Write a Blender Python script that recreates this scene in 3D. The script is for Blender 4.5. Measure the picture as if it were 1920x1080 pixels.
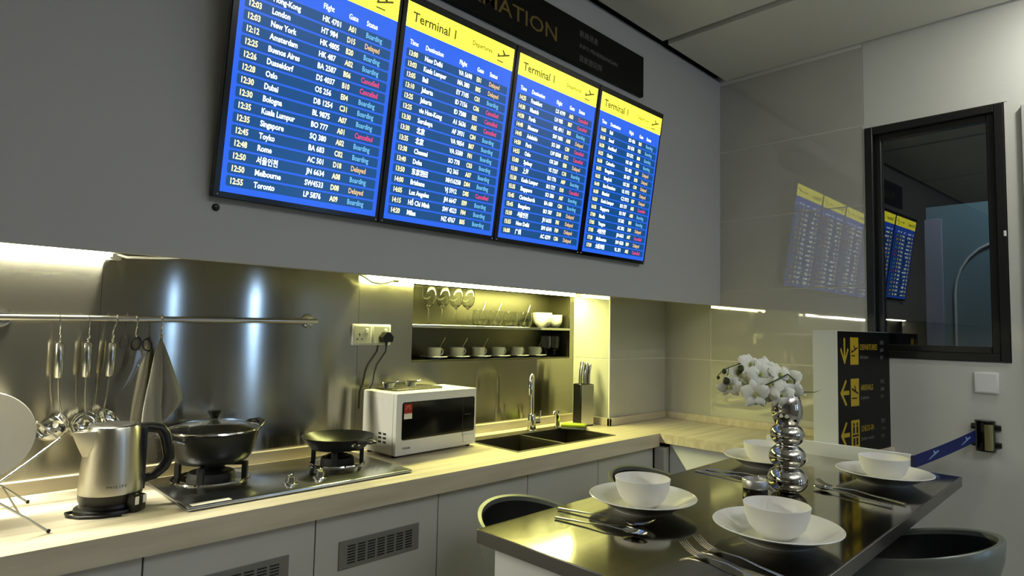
import bpy, bmesh, math, random
from mathutils import Vector, Matrix, Euler
random.seed(7)
PI = math.pi
sc = bpy.context.scene
COL = sc.collection
for o in list(bpy.data.objects):
    bpy.data.objects.remove(o)

# ------------------------------------------------------------------ camera
cd = bpy.data.cameras.new('camera')
cd.sensor_width = 36.0
cd.lens = 1162.7719 / 1920 * 36.0
cd.clip_start = 0.02
cam = bpy.data.objects.new('camera', cd)
COL.objects.link(cam)
cam.matrix_world = Matrix(((0.70966821, -0.06265767, -0.70174429, 0.0),
                           (-0.70420224, -0.0324272, -0.70925854, -2.2928),
                           (0.02168488, 0.99750814, -0.06713623, 1.38707),
                           (0, 0, 0, 1)))
sc.camera = cam

# ------------------------------------------------------------------ world, exposure, lights
w = bpy.data.worlds.new('world')
sc.world = w
w.use_nodes = True
w.node_tree.nodes['Background'].inputs[0].default_value = (0.5, 0.55, 0.6, 1)
w.node_tree.nodes['Background'].inputs[1].default_value = 0.02
sc.view_settings.view_transform = 'Standard'
sc.view_settings.look = 'None'
sc.view_settings.exposure = 0.1
sc.view_settings.gamma = 1.0
sc.view_settings.use_curve_mapping = False
cy = sc.cycles
cy.max_bounces = 20
cy.transmission_bounces = 20
cy.glossy_bounces = 5
cy.diffuse_bounces = 4
cy.caustics_reflective = False
cy.caustics_refractive = False
cy.sample_clamp_indirect = 3.0
cy.use_denoising = True


def area(name, loc, rot, sx, sy, power, color, shape='RECTANGLE'):
    l = bpy.data.lights.new(name, 'AREA')
    l.shape = shape
    l.size = sx
    l.size_y = sy
    l.energy = power
    l.color = color
    o = bpy.data.objects.new(name, l)
    o.location = loc
    o.rotation_euler = rot
    COL.objects.link(o)
    return o


LED_L = (1.0, 0.97, 0.74)
LED_R = (1.0, 0.98, 0.33)
LED_POWER = 620.0
# unseen lights: a cool ceiling panel behind the camera and two added fills
area('ceiling_bounce_fill', (1.6, -3.7, 2.25), (PI, 0, 0), 2.4, 0.4, 46, (0.97, 0.98, 1.0))  # added uplight, its bounce brightens the ceiling and upper walls
area('ceiling_panel_light', (0.9, -2.9, 2.82), (0, 0, 0), 0.9, 0.5, 9, (0.93, 0.96, 1.0))
area('upper_wall_fill', (2.98, -2.35, 2.81), (0, math.radians(-15), 0), 0.14, 0.14, 7, (1.0, 0.98, 0.9), 'DISK')  # added spot, placed to brighten the upper part of the right wall
# two added tall narrow lights behind the camera, shaped to streak the steel sheets
area('streak_light', (2.02, -4.7, 1.55), (math.radians(90), 0, 0), 0.035, 0.9, 2.2, (0.36, 0.58, 1.0))
area('streak_light', (2.86, -4.7, 1.55), (math.radians(90), 0, 0), 0.07, 0.9, 4.2, (0.36, 0.58, 1.0))
# added fill that brightens the board beyond the window
area('next_room_fill', (3.95, -2.0, 2.75), (0, math.radians(-35), 0), 0.3, 0.3, 6.0, (0.75, 0.88, 1.0))

# ------------------------------------------------------------------ materials


def srgb(r, g, b):
    def f(c):
        c /= 255.0
        return c / 12.92 if c <= 0.04045 else ((c + 0.055) / 1.055) ** 2.4
    return (f(r), f(g), f(b), 1.0)


def mat(name, col, rough=0.5, metal=0.0, noise=None, bump=None, trans=0.0, ior=1.45, aniso=None,
        emit=None, estr=0.0, coat=0.0, spec=0.5, sheen=0.0, mix=None):
    m = bpy.data.materials.new(name)
    m.use_nodes = True
    nt = m.node_tree
    b = nt.nodes['Principled BSDF']
    b.inputs['Base Color'].default_value = col
    b.inputs['Roughness'].default_value = rough
    b.inputs['Metallic'].default_value = metal
    b.inputs['IOR'].default_value = ior
    b.inputs['Transmission Weight'].default_value = trans
    b.inputs['Coat Weight'].default_value = coat
    b.inputs['Specular IOR Level'].default_value = spec
    b.inputs['Sheen Weight'].default_value = sheen
    if emit:
        b.inputs['Emission Color'].default_value = emit
        b.inputs['Emission Strength'].default_value = estr
    tc = None
    if noise or bump:
        tc = nt.nodes.new('ShaderNodeTexCoord')
    if noise:   # (scale vector, amount, second colour, rough amount)
        scl, amt, col2 = noise[0], noise[1], noise[2]
        mp = nt.nodes.new('ShaderNodeMapping')
        mp.inputs['Scale'].default_value = scl
        nt.links.new(tc.outputs['Object'], mp.inputs['Vector'])
        n = nt.nodes.new('ShaderNodeTexNoise')
        n.inputs['Scale'].default_value = 1.0
        n.inputs['Detail'].default_value = 5.0
        nt.links.new(mp.outputs[0], n.inputs['Vector'])
        rp = nt.nodes.new('ShaderNodeValToRGB')
        rp.color_ramp.elements[0].position = 0.5 - 0.5 / max(amt, 0.01) * 0.3
        rp.color_ramp.elements[1].position = 0.5 + 0.5 / max(amt, 0.01) * 0.3
        rp.color_ramp.elements[0].color = col
        rp.color_ramp.elements[1].color = col2
        nt.links.new(n.outputs['Fac'], rp.inputs[0])
        nt.links.new(rp.outputs[0], b.inputs['Base Color'])
        if len(noise) > 3:
            mr = nt.nodes.new('ShaderNodeMapRange')
            mr.inputs['To Min'].default_value = rough - noise[3]
            mr.inputs['To Max'].default_value = rough + noise[3]
            nt.links.new(n.outputs['Fac'], mr.inputs['Value'])
            nt.links.new(mr.outputs[0], b.inputs['Roughness'])
    if bump:    # (scale vector, strength, distance)
        mp = nt.nodes.new('ShaderNodeMapping')
        mp.inputs['Scale'].default_value = bump[0]
        nt.links.new(tc.outputs['Object'], mp.inputs['Vector'])
        n = nt.nodes.new('ShaderNodeTexNoise')
        n.inputs['Scale'].default_value = 1.0
        n.inputs['Detail'].default_value = 3.0
        nt.links.new(mp.outputs[0], n.inputs['Vector'])
        bp = nt.nodes.new('ShaderNodeBump')
        bp.inputs['Strength'].default_value = bump[1]
        bp.inputs['Distance'].default_value = bump[2]
        nt.links.new(n.outputs['Fac'], bp.inputs['Height'])
        nt.links.new(bp.outputs[0], b.inputs['Normal'])
    if aniso is not None:
        b.inputs['Anisotropic'].default_value = aniso[0]
        b.inputs['Anisotropic Rotation'].default_value = aniso[1]
        t = nt.nodes.new('ShaderNodeTangent')
        if len(aniso) > 2:
            t.direction_type = 'RADIAL'
            t.axis = aniso[2]
        else:
            t.direction_type = 'UV_MAP'
        nt.links.new(t.outputs[0], b.inputs['Tangent'])
    return m


def emat(name, col, strength):
    m = bpy.data.materials.new(name)
    m.use_nodes = True
    nt = m.node_tree
    b = nt.nodes['Principled BSDF']
    b.inputs['Base Color'].default_value = (0.01, 0.01, 0.01, 1)
    b.inputs['Roughness'].default_value = 0.25
    b.inputs['Emission Color'].default_value = col
    b.inputs['Emission Strength'].default_value = strength
    return m


M = {}
M['plaster'] = mat('white_plaster', srgb(205, 206, 198), 0.75, bump=((90, 90, 90), 0.15, 0.002))
M['panel_paint'] = mat('grey_panel_paint', srgb(178, 178, 178), 0.6, bump=((120, 120, 120), 0.08, 0.001))
M['ceiling'] = mat('ceiling_board', srgb(200, 200, 190), 0.8, bump=((60, 60, 60), 0.1, 0.002))
M['dark_gap'] = mat('dark_shadow_gap', srgb(34, 34, 30), 0.7)
M['tile'] = mat('grey_glazed_tile', srgb(176, 176, 168), 0.018, noise=((3, 3, 3), 0.9, srgb(184, 184, 176)), ior=1.95)
M['grout'] = mat('pale_grout', srgb(225, 225, 215), 0.8)
M['far_paint'] = mat('dark_grey_paint', srgb(132, 131, 127), 0.7)
M['floor'] = mat('grey_floor', srgb(160, 158, 150), 0.4, noise=((5, 5, 5), 0.8, srgb(172, 168, 160)))
M['steel_wall'] = mat('brushed_steel_sheet', srgb(168, 165, 152), 0.145, 1.0, aniso=(1.0, 0.25),
                      noise=((0.8, 1, 3), 0.9, srgb(152, 149, 136), 0.02))
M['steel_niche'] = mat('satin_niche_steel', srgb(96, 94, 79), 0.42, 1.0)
M['chrome'] = mat('chrome', srgb(225, 225, 222), 0.07, 1.0)
M['mirror'] = mat('mirror_chrome', srgb(205, 203, 198), 0.03, 1.0)
M['steel'] = mat('polished_steel', srgb(205, 203, 196), 0.2, 1.0)
M['satin'] = mat('satin_silver', srgb(196, 196, 196), 0.42, 1.0)
M['steel_kettle'] = mat('brushed_kettle_steel', srgb(205, 202, 190), 0.3, 1.0, aniso=(0.6, 0.25, 'Z'),
                        bump=((300, 300, 6), 0.04, 0.0004))
M['hob_steel'] = mat('hob_steel', srgb(206, 210, 217), 0.2, 1.0, noise=((6, 6, 6), 0.8, srgb(185, 188, 193), 0.04))
M['dark_steel'] = mat('dark_sink_steel', srgb(128, 124, 112), 0.33, 1.0)
M['black'] = mat('black_plastic', srgb(16, 16, 17), 0.35)
M['black_gloss'] = mat('black_gloss', srgb(8, 8, 9), 0.08)
M['black_iron'] = mat('black_cast_iron', srgb(10, 10, 10), 0.65, bump=((200, 200, 200), 0.2, 0.001))
M['nonstick'] = mat('dark_nonstick', srgb(22, 23, 23), 0.3, noise=((220, 220, 220), 0.6, srgb(34, 36, 34)), spec=0.35)
M['glass'] = mat('clear_glass', (0.97, 0.98, 0.96, 1), 0.0, trans=1.0, ior=1.45)
M['lid_glass'] = mat('lid_glass', (0.9, 0.94, 0.97, 1), 0.02, trans=1.0, ior=1.75)
M['ceramic'] = mat('white_ceramic', srgb(232, 231, 224), 0.14, coat=0.3)
M['matte_ceramic'] = mat('white_matte_ceramic', srgb(228, 226, 222), 0.4)
M['counter'] = mat('pale_wood_laminate', srgb(216, 206, 184), 0.4, noise=((2.2, 38, 20), 0.75, srgb(186, 176, 152)))
M['cabinet'] = mat('white_cabinet', srgb(190, 190, 187), 0.45)
M['cabinet_in'] = mat('cabinet_carcass', srgb(70, 70, 68), 0.7)
M['grille'] = mat('grey_plastic_grille', srgb(120, 120, 117), 0.5)
M['white_plastic'] = mat('white_plastic', srgb(232, 232, 230), 0.35)
M['white_metal'] = mat('white_painted_metal', srgb(228, 230, 234), 0.3)
M['tabletop'] = mat('dark_brushed_tabletop', srgb(166, 162, 148), 0.1, 1.0, noise=((3, 60, 3), 0.7, srgb(152, 148, 136), 0.03),
                    bump=((8, 220, 8), 0.02, 0.0004))
M['table_edge'] = mat('table_edge_metal', srgb(140, 136, 130), 0.35, 1.0)
M['table_side'] = mat('white_table_panel', srgb(200, 200, 204), 0.6)
M['stool_shell'] = mat('grey_stool_shell', srgb(118, 123, 116), 0.3, 0.35)
M['stool_seat'] = mat('black_stool_leather', srgb(20, 21, 22), 0.4)
M['towel'] = mat('grey_towel', srgb(128, 126, 121), 0.95, bump=((260, 260, 260), 0.6, 0.003), sheen=0.3)
M['sponge'] = mat('green_sponge', srgb(150, 165, 45), 0.9, bump=((300, 300, 300), 0.6, 0.002))
M['sponge_pad'] = mat('grey_scour_pad', srgb(120, 122, 112), 0.95, bump=((400, 400, 400), 0.6, 0.002))
M['petal'] = mat('white_petal', srgb(240, 240, 226), 0.6)
M['petal_core'] = mat('green_flower_core', srgb(172, 178, 90), 0.6)
M['bud'] = mat('dark_green_bud', srgb(46, 54, 22), 0.55)
M['stem'] = mat('green_stem', srgb(70, 84, 34), 0.6)
M['belt'] = mat('blue_belt', srgb(8, 25, 88), 0.7, bump=((400, 400, 400), 0.2, 0.001))
M['belt_mark'] = mat('pale_belt_mark', srgb(130, 160, 205), 0.7)
M['brass'] = mat('satin_brass', srgb(205, 196, 140), 0.25, 1.0)
M['sign_black'] = mat('black_sign_board', srgb(10, 10, 9), 0.45, spec=0.2)
M['sign_gold'] = mat('dark_gold_lettering', srgb(128, 106, 46), 0.4, 0.2)
M['sign_grey'] = mat('grey_lettering', srgb(120, 120, 118), 0.5)
M['sign_yellow'] = mat('yellow_sign_print', srgb(176, 150, 22), 0.5)
M['sign_white_side'] = mat('white_sign_side', srgb(204, 208, 216), 0.5)
M['frame_black'] = mat('black_window_frame', srgb(26, 26, 25), 0.35)
M['pane'] = mat('tinted_pane', (0.62, 0.66, 0.66, 1), 0.0, trans=1.0, ior=1.9)
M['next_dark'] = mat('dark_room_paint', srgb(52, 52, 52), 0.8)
M['teal'] = mat('teal_grey_board', srgb(120, 150, 158), 0.5)
M['lavender'] = mat('pale_lilac_paint', srgb(165, 165, 185), 0.6)
M['cable'] = mat('black_cable', srgb(14, 14, 14), 0.4)
M['cable_white'] = mat('white_cable', srgb(235, 235, 225), 0.4)
M['red'] = mat('red_label', srgb(150, 22, 28), 0.5)
M['paper'] = mat('white_label', srgb(225, 222, 215), 0.5)
M['gold_print'] = mat('gold_print', srgb(215, 170, 90), 0.5)
M['grey_print'] = mat('grey_print', srgb(58, 58, 60), 0.5)
M['amber'] = mat('dark_amber_wax', srgb(30, 24, 20), 0.25)
M['led_l'] = emat('warm_led_light', LED_L + (1,), LED_POWER)
M['led_r'] = emat('yellow_led_light', LED_R + (1,), LED_POWER * 0.52)
M['led_l_cover'] = emat('warm_led_cover', LED_L + (1,), 22.0)
M['led_r_cover'] = emat('yellow_led_cover', LED_R + (1,), 32.0)
M['led_profile'] = mat('led_profile', srgb(225, 222, 205), 0.4)
M['bezel'] = mat('black_screen_bezel', srgb(7, 7, 8), 0.22)
M['scr_blue'] = emat('screen_blue', srgb(38, 100, 235), 1.0)
M['scr_bar'] = emat('screen_row_blue', srgb(12, 74, 132), 1.0)
M['scr_yellow'] = emat('screen_yellow', (1.0, 0.95, 0.05, 1), 1.9)
M['scr_olive'] = emat('screen_olive', srgb(78, 76, 12), 1.0)
M['scr_white'] = emat('screen_white', srgb(240, 252, 255), 2.4)
M['scr_amber'] = emat('screen_pale_yellow', srgb(255, 240, 165), 1.8)
M['scr_orange'] = emat('screen_orange', srgb(255, 208, 130), 1.1)
M['scr_pink'] = emat('screen_pink', srgb(255, 70, 122), 1.0)
M['scr_sky'] = emat('screen_sky_blue', srgb(125, 205, 255), 1.0)

# ------------------------------------------------------------------ mesh builder


class MB:
    def __init__(self):
        self.v = []
        self.f = []

    def add(self, v, f, X=None):
        n = len(self.v)
        if X is not None:
            v = [X @ Vector(p) for p in v]
        self.v += [tuple(p) for p in v]
        self.f += [tuple(i + n for i in q) for q in f]
        return self

    def box(self, a, b, bev=0.0, X=None, seg=1):
        a, b = Vector(a), Vector(b)
        if bev <= 0:
            v = [(x, y, z) for x in (a.x, b.x) for y in (a.y, b.y) for z in (a.z, b.z)]
            f = [(0, 1, 3, 2), (4, 6, 7, 5), (0, 4, 5, 1), (2, 3, 7, 6), (0, 2, 6, 4), (1, 5, 7, 3)]
            return self.add(v, f, X)
        bm = bmesh.new()
        bmesh.ops.create_cube(bm, size=1.0)
        s = b - a
        c = (a + b) / 2
        for q in bm.verts:
            q.co = Vector((q.co.x * s.x, q.co.y * s.y, q.co.z * s.z)) + c
        bmesh.ops.bevel(bm, geom=bm.edges[:], offset=bev, segments=seg, affect='EDGES', profile=0.5)
        bm.verts.index_update()
        v = [p.co[:] for p in bm.verts]
        f = [tuple(p.index for p in q.verts) for q in bm.faces]
        bm.free()
        return self.add(v, f, X)

    def lathe(self, prof, n=32, X=None, closed=False):
        v, f = [], []
        m = len(prof)
        for r, z in prof:
            for k in range(n):
                a = 2 * PI * k / n
                v.append((r * math.cos(a), r * math.sin(a), z))
        for i in range(m if closed else m - 1):
            j = (i + 1) % m
            for k in range(n):
                l = (k + 1) % n
                f.append((i * n + k, i * n + l, j * n + l, j * n + k))
        return self.add(v, f, X)

    def loft(self, rings, caps=True, closed=True, X=None):
        n = len(rings[0])
        v = [p for r in rings for p in r]
        f = []
        for i in range(len(rings) - 1):
            for k in range(n if closed else n - 1):
                l = (k + 1) % n
                f.append((i * n + k, i * n + l, (i + 1) * n + l, (i + 1) * n + k))
        if caps and closed:
            f.append(tuple(reversed(range(n))))
            f.append(tuple(range((len(rings) - 1) * n, len(rings) * n)))
        return self.add(v, f, X)

    def tube(self, path, r, n=10, X=None, flat=1.0, up=None):
        P = [Vector(p) for p in path]
        R = r if isinstance(r, (list, tuple)) else [r] * len(P)
        rings = []
        t0 = (P[1] - P[0]).normalized()
        ref = Vector(up) if up else (Vector((0, 0, 1)) if abs(t0.z) < 0.9 else Vector((1, 0, 0)))
        a = (ref - t0 * ref.dot(t0)).normalized()
        for i, p in enumerate(P):
            if i == 0:
                t = P[1] - P[0]
            elif i == len(P) - 1:
                t = P[-1] - P[-2]
            else:
                t = (P[i + 1] - P[i]).normalized() + (P[i] - P[i - 1]).normalized()
            t.normalize()
            a = (a - t * a.dot(t)).normalized()
            b = t.cross(a)
            rings.append([p + (a * math.cos(2 * PI * k / n) * flat + b * math.sin(2 * PI * k / n)) * R[i] for k in range(n)])
        return self.loft(rings, True, True, X)

    def ring(self, c, R, r, axis='Z', n=28, m=8, X=None, sx=1.0, sy=1.0):
        v, f = [], []
        for i in range(n):
            a = 2 * PI * i / n
            for j in range(m):
                b = 2 * PI * j / m
                x, y, z = (R + r * math.cos(b)) * math.cos(a) * sx, (R + r * math.cos(b)) * math.sin(a) * sy, r * math.sin(b)
                if axis == 'Y':
                    x, y, z = x, z, y
                elif axis == 'X':
                    x, y, z = z, x, y
                v.append((c[0] + x, c[1] + y, c[2] + z))
        for i in range(n):
            for j in range(m):
                k, l = (i + 1) % n, (j + 1) % m
                f.append((i * m + j, k * m + j, k * m + l, i * m + l))
        return self.add(v, f, X)

    def ball(self, c, r, n=16, X=None):
        rx, ry, rz = r if isinstance(r, (tuple, list)) else (r, r, r)
        v, f = [], []
        m = n // 2
        for i in range(m + 1):
            t = PI * i / m
            for k in range(n):
                a = 2 * PI * k / n
                v.append((c[0] + rx * math.sin(t) * math.cos(a), c[1] + ry * math.sin(t) * math.sin(a), c[2] + rz * math.cos(t)))
        for i in range(m):
            for k in range(n):
                l = (k + 1) % n
                f.append((i * n + k, (i + 1) * n + k, (i + 1) * n + l, i * n + l))
        return self.add(v, f, X)

    def prism(self, poly, y0, y1, X=None):
        """poly in (x,z), extruded from y0 (front) to y1"""
        n = len(poly)
        v = [(p[0], y0, p[1]) for p in poly] + [(p[0], y1, p[1]) for p in poly]
        f = [tuple(range(n)), tuple(reversed(range(n, 2 * n)))]
        for k in range(n):
            l = (k + 1) % n
            f.append((l, k, k + n, l + n))
        return self.add(v, f, X)

    def quad(self, u0, v0, u1, v1, y=0.0, X=None):
        return self.add([(u0, y, v0), (u1, y, v0), (u1, y, v1), (u0, y, v1)], [(0, 1, 2, 3)], X)

    def rrect(self, u0, v0, u1, v1, r, y=0.0, n=3, X=None):
        p = []
        for cx, cz, a0 in ((u1 - r, v0 + r, -PI / 2), (u1 - r, v1 - r, 0), (u0 + r, v1 - r, PI / 2), (u0 + r, v0 + r, PI)):
            for i in range(n + 1):
                a = a0 + PI / 2 * i / n
                p.append((cx + r * math.cos(a), y, cz + r * math.sin(a)))
        return self.add(p, [tuple(range(len(p)))], X)

    def text(self, s, size, u, v, y=0.0, align='L', bold=0.0, xs=1.0, width=None, X=None):
        vs, fs, wd = glyphs(s, bold)
        k = xs
        if width:
            k = width / (wd * size)
        off = {'L': 0, 'C': -wd * size * k / 2, 'R': -wd * size * k}[align]
        return self.add([(u + off + p[0] * size * k, y, v + p[1] * size) for p in vs], fs, X)

    def build(self, name, m, parent=None, smooth=40, merge=True, kind=None):
        me = bpy.data.meshes.new(name)
        me.from_pydata(self.v, [], self.f)
        if merge:
            bm = bmesh.new()
            bm.from_mesh(me)
            bmesh.ops.remove_doubles(bm, verts=bm.verts[:], dist=1e-6)
            bmesh.ops.dissolve_degenerate(bm, dist=1e-7, edges=bm.edges[:])
            bmesh.ops.recalc_face_normals(bm, faces=bm.faces[:])
            bm.to_mesh(me)
            bm.free()
        if smooth:
            me.shade_smooth()
            me.set_sharp_from_angle(angle=math.radians(smooth))
        me.materials.append(m)
        o = bpy.data.objects.new(name, me)
        COL.objects.link(o)
        if parent is not None:
            o.parent = parent
        if kind or not merge:
            o['kind'] = kind or 'stuff'
        return o


_G = {}


def glyphs(s, bold=0.0):
    key = (s, bold)
    if key not in _G:
        c = bpy.data.curves.new('t', 'FONT')
        c.body = s
        c.resolution_u = 2
        c.offset = bold
        o = bpy.data.objects.new('t', c)
        me = bpy.data.meshes.new_from_object(o)
        vs = [tuple(p.co) for p in me.vertices]
        fs = [tuple(p.vertices) for p in me.polygons]
        x0 = min(p[0] for p in vs)
        vs = [(p[0] - x0, p[1], p[2]) for p in vs]
        _G[key] = (vs, fs, max(p[0] for p in vs))
        bpy.data.objects.remove(o)
        bpy.data.curves.remove(c)
        bpy.data.meshes.remove(me)
    return _G[key]


def thing(name, label, cat, loc=(0, 0, 0), rot=(0, 0, 0), group=None):
    o = bpy.data.objects.new(name, None)
    o.empty_display_size = 0.05
    o.location = loc
    o.rotation_euler = rot
    COL.objects.link(o)
    return tag(o, label, cat, group)


def tag(o, label, cat, group=None):
    o['label'] = label
    o['category'] = cat
    if group:
        o['group'] = group
    return o


def struct(name, mb, m, parent=None, smooth=None):
    o = mb.build(name, m, parent, smooth)
    if parent is None:
        o['kind'] = 'structure'
    return o


def struct_root(name, loc=(0, 0, 0)):
    o = bpy.data.objects.new(name, None)
    o.location = loc
    COL.objects.link(o)
    o['kind'] = 'structure'
    return o


def dup(root, loc, rot=None, label=None, group=None):
    def cp(o, par):
        c = o.copy()
        COL.objects.link(c)
        if par is not None:
            c.parent = par
        for ch in [q for q in bpy.data.objects if q.parent == o]:
            cp(ch, c)
        return c
    r = cp(root, None)
    r.location = loc
    if rot is not None:
        r.rotation_euler = rot
    if label:
        r['label'] = label
    if group:
        r['group'] = group
    return r


def T(x, y, z):
    return Matrix.Translation((x, y, z))


def RZ(a):
    return Matrix.Rotation(a, 4, 'Z')


def RX(a):
    return Matrix.Rotation(a, 4, 'X')


def RY(a):
    return Matrix.Rotation(a, 4, 'Y')


# ------------------------------------------------------------------ the setting
XR = 3.343      # right wall plane
ZC = 2.845      # ceiling
X1, D1 = 2.776, 0.256   # tiled pier: its left face and its projection
PY, PZ = -0.612, 1.548  # upper wall panel face and its lower edge
ZT = 0.88       # worktop height

struct('floor', MB().box((-2.5, -5, -0.05), (XR + 0.1, 0.1, 0)), M['floor'])
NX0, NX1, NZ0, NZ1, ND = 1.645, 2.7405, 1.240, 1.592, 0.165   # steel lined niche in the back wall
mb = MB()
mb.box((-2.5, 0.012, 0), (NX0 - 0.004, 0.2, ZC + 0.08))
mb.box((NX1 + 0.004, 0.012, 0), (XR + 0.1, 0.2, ZC + 0.08))
mb.box((NX0 - 0.004, 0.012, 0), (NX1 + 0.004, 0.2, NZ0 - 0.012))
mb.box((NX0 - 0.004, 0.012, NZ1 + 0.004), (NX1 + 0.004, 0.2, ZC + 0.08))
mb.box((NX0 - 0.004, ND + 0.004, NZ0 - 0.012), (NX1 + 0.004, 0.2, NZ1 + 0.004))
struct('wall_back', mb, M['plaster'])
struct('wall_left', MB().box((-2.6, -5, 0), (-2.5, 0.1, ZC + 0.08)), M['far_paint'])
struct('wall_front', MB().box((-2.5, -5.1, 0), (XR + 0.1, -5, ZC + 0.08)), M['far_paint'])

# upper wall: a boxed-out painted panel that carries the screens, with a soffit behind its lower edge
up = struct_root('wall_upper')
struct('panel', MB().box((-2.5, PY, PZ), (XR, PY + 0.018, ZC + 0.02), 0.0015), M['panel_paint'], up)
struct('soffit', MB().box((-2.5, PY + 0.018, 1.612), (XR, 0.0, 1.63)), M['panel_paint'], up)

# ceiling: boards with dark shadow gaps
ce = struct_root('ceiling')
struct('backing', MB().box((-2.5, -5, ZC + 0.05), (XR + 0.1, 0.1, ZC + 0.09)), M['dark_gap'], ce)
bx = [(-2.5, -1.2), (-1.15, 0.1), (0.15, 1.37), (1.42, 2.64), (2.69, 3.315)]
for x0, x1 in bx:
    struct('ceiling_board', MB().box((x0, -5, ZC), (x1, PY - 0.048, ZC + 0.03), 0.002), M['ceiling'], ce)
# right wall: tiles, then plaster with the window opening
wr = struct_root('wall_right')
WY0, WY1, WZ0, WZ1 = -1.914, -1.367, 1.291, 2.417
mb = MB()
mb.box((XR, -5, 0), (XR + 0.1, WY0, ZC + 0.08))
mb.box((XR, WY0, 0), (XR + 0.1, WY1, WZ0))
mb.box((XR, WY0, WZ1), (XR + 0.1, WY1, ZC + 0.08))
struct('plaster', mb, M['plaster'], wr)
struct('tile_backing', MB().box((XR + 0.0025, WY1, 0), (XR + 0.1, 0.1, ZC + 0.08)), M['grout'], wr)
rows = [0.837 + 0.4 * i for i in range(-2, 6)]
G = 0.0024
zj = 1.2371
zs = [zj + 0.4 * i for i in range(-3, 5)]
zs[0] = 0.04
zs.append(ZC + 0.012)
for a, b in zip(zs[:-1], zs[1:]):
    if b - a < 0.02:
        continue
    for y0, y1 in ((WY1 + 0.002, -0.5525), (-0.5525, 0.0)):
        struct('tile', MB().box((XR, y0 + G, a + G), (XR + 0.008, y1 - G, b - G), 0.0008), M['tile'], wr)

# tiled pier between the steel sheet and the right wall
pier = struct_root('wall_pier')
struct('core', MB().box((X1 + 0.0025, -D1 + 0.0025, 0), (XR, 0.0, 1.61)), M['grout'], pier)
for a, b in zip(zs[:-1], zs[1:]):
    if a > 1.6:
        continue
    b = min(b, 1.61)
    struct('tile', MB().box((X1 + 0.009, -D1, a + G), (XR - 0.001, -D1 + 0.008, b - G), 0.0008), M['tile'], pier)
    struct('tile', MB().box((X1, -D1 + 0.003, a + G), (X1 + 0.008, 0.0, b - G), 0.0008), M['tile'], pier)
struct('edge_trim', MB().box((X1 - 0.001, -D1 - 0.001, 0.9), (X1 + 0.006, -D1 + 0.006, 1.61), 0.001), M['white_plastic'], pier)
struct('edge_trim', MB().box((X1 - 0.004, -D1, 1.603), (X1 + 0.004, 0.0, 1.611)), M['white_plastic'], pier)

# window: black aluminium frame, sash and pane
wi = struct_root('window_1')


SX_ = T(XR + 0.03, WY0 + 0.06, 0) @ RZ(math.radians(-2.2)) @ T(-XR - 0.03, -WY0 - 0.06, 0)   # the sash stands slightly open


def frame_bars(name, y0, y1, z0, z1, t, x0, x1, bev=0.003, X=None):
    struct(name, MB().box((x0, y0, z0), (x1, y0 + t, z1), bev, X), M['frame_black'], wi)
    struct(name, MB().box((x0, y1 - t, z0), (x1, y1, z1), bev, X), M['frame_black'], wi)
    struct(name, MB().box((x0, y0 + t, z1 - t), (x1, y1 - t, z1), bev, X), M['frame_black'], wi)
    struct(name, MB().box((x0, y0 + t, z0), (x1, y1 - t, z0 + t), bev, X), M['frame_black'], wi)


frame_bars('window_frame', WY0 + 0.003, WY1 - 0.003, WZ0 + 0.003, WZ1 - 0.003, 0.034, XR - 0.006, XR + 0.085)
frame_bars('sash', WY0 + 0.036, WY1 - 0.036, WZ0 + 0.036, WZ1 - 0.036, 0.030, XR + 0.012, XR + 0.055, 0.003, SX_)
struct('pane', MB().box((XR + 0.032, WY0 + 0.06, WZ0 + 0.06), (XR + 0.037, WY1 - 0.06, WZ1 - 0.06), 0.0, SX_), M['pane'], wi)
struct('latch', MB().box((XR - 0.012, WY0 + 0.004, 1.83), (XR - 0.006, WY0 + 0.014, 1.855), 0.002), M['white_plastic'], wi)
struct('trim_1', MB().box((XR - 0.002, WY0 - 0.012, WZ1), (XR + 0.004, WY1 + 0.006, WZ1 + 0.012)), M['plaster'])

# the dark room seen through the window
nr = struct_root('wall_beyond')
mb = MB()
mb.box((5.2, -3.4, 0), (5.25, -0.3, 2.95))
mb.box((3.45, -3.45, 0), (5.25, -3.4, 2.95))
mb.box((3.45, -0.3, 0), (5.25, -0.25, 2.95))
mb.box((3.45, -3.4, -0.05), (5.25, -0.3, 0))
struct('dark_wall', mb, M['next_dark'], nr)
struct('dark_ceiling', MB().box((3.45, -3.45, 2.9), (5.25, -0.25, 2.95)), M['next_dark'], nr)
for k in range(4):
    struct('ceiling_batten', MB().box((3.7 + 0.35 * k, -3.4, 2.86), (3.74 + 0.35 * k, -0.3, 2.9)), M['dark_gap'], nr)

# closed white door at the right edge
dr = struct_root('door_1')
struct('door_frame', MB().box((XR - 0.022, -1.995, 0), (XR - 0.001, -1.972, 2.385), 0.002), M['cabinet'], dr)
struct('door_frame', MB().box((XR - 0.022, -2.86, 2.355), (XR - 0.001, -1.996, 2.385), 0.002), M['cabinet'], dr)
struct('door_leaf', MB().box((XR - 0.014, -2.86, 0.01), (XR - 0.001, -1.998, 2.352), 0.002), M['cabinet'], dr)

# ------------------------------------------------------------------ steel backsplash sheets
bs = thing('steel_backsplash', 'brushed stainless steel sheets covering the wall behind the long worktop', 'backsplash')


def steel_part(name, mb):
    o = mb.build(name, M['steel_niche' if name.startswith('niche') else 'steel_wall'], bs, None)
    me = o.data
    uv = me.uv_layers.new(name='UVMap')
    for p in me.polygons:
        for li in p.loop_indices:
            c = me.vertices[me.loops[li].vertex_index].co
            if abs(p.normal.x) > 0.7:
                uv.data[li].uv = (c.y, c.z)
            elif abs(p.normal.z) > 0.7:
                uv.data[li].uv = (c.x, c.y)
            else:
                uv.data[li].uv = (c.x, c.z)


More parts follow.
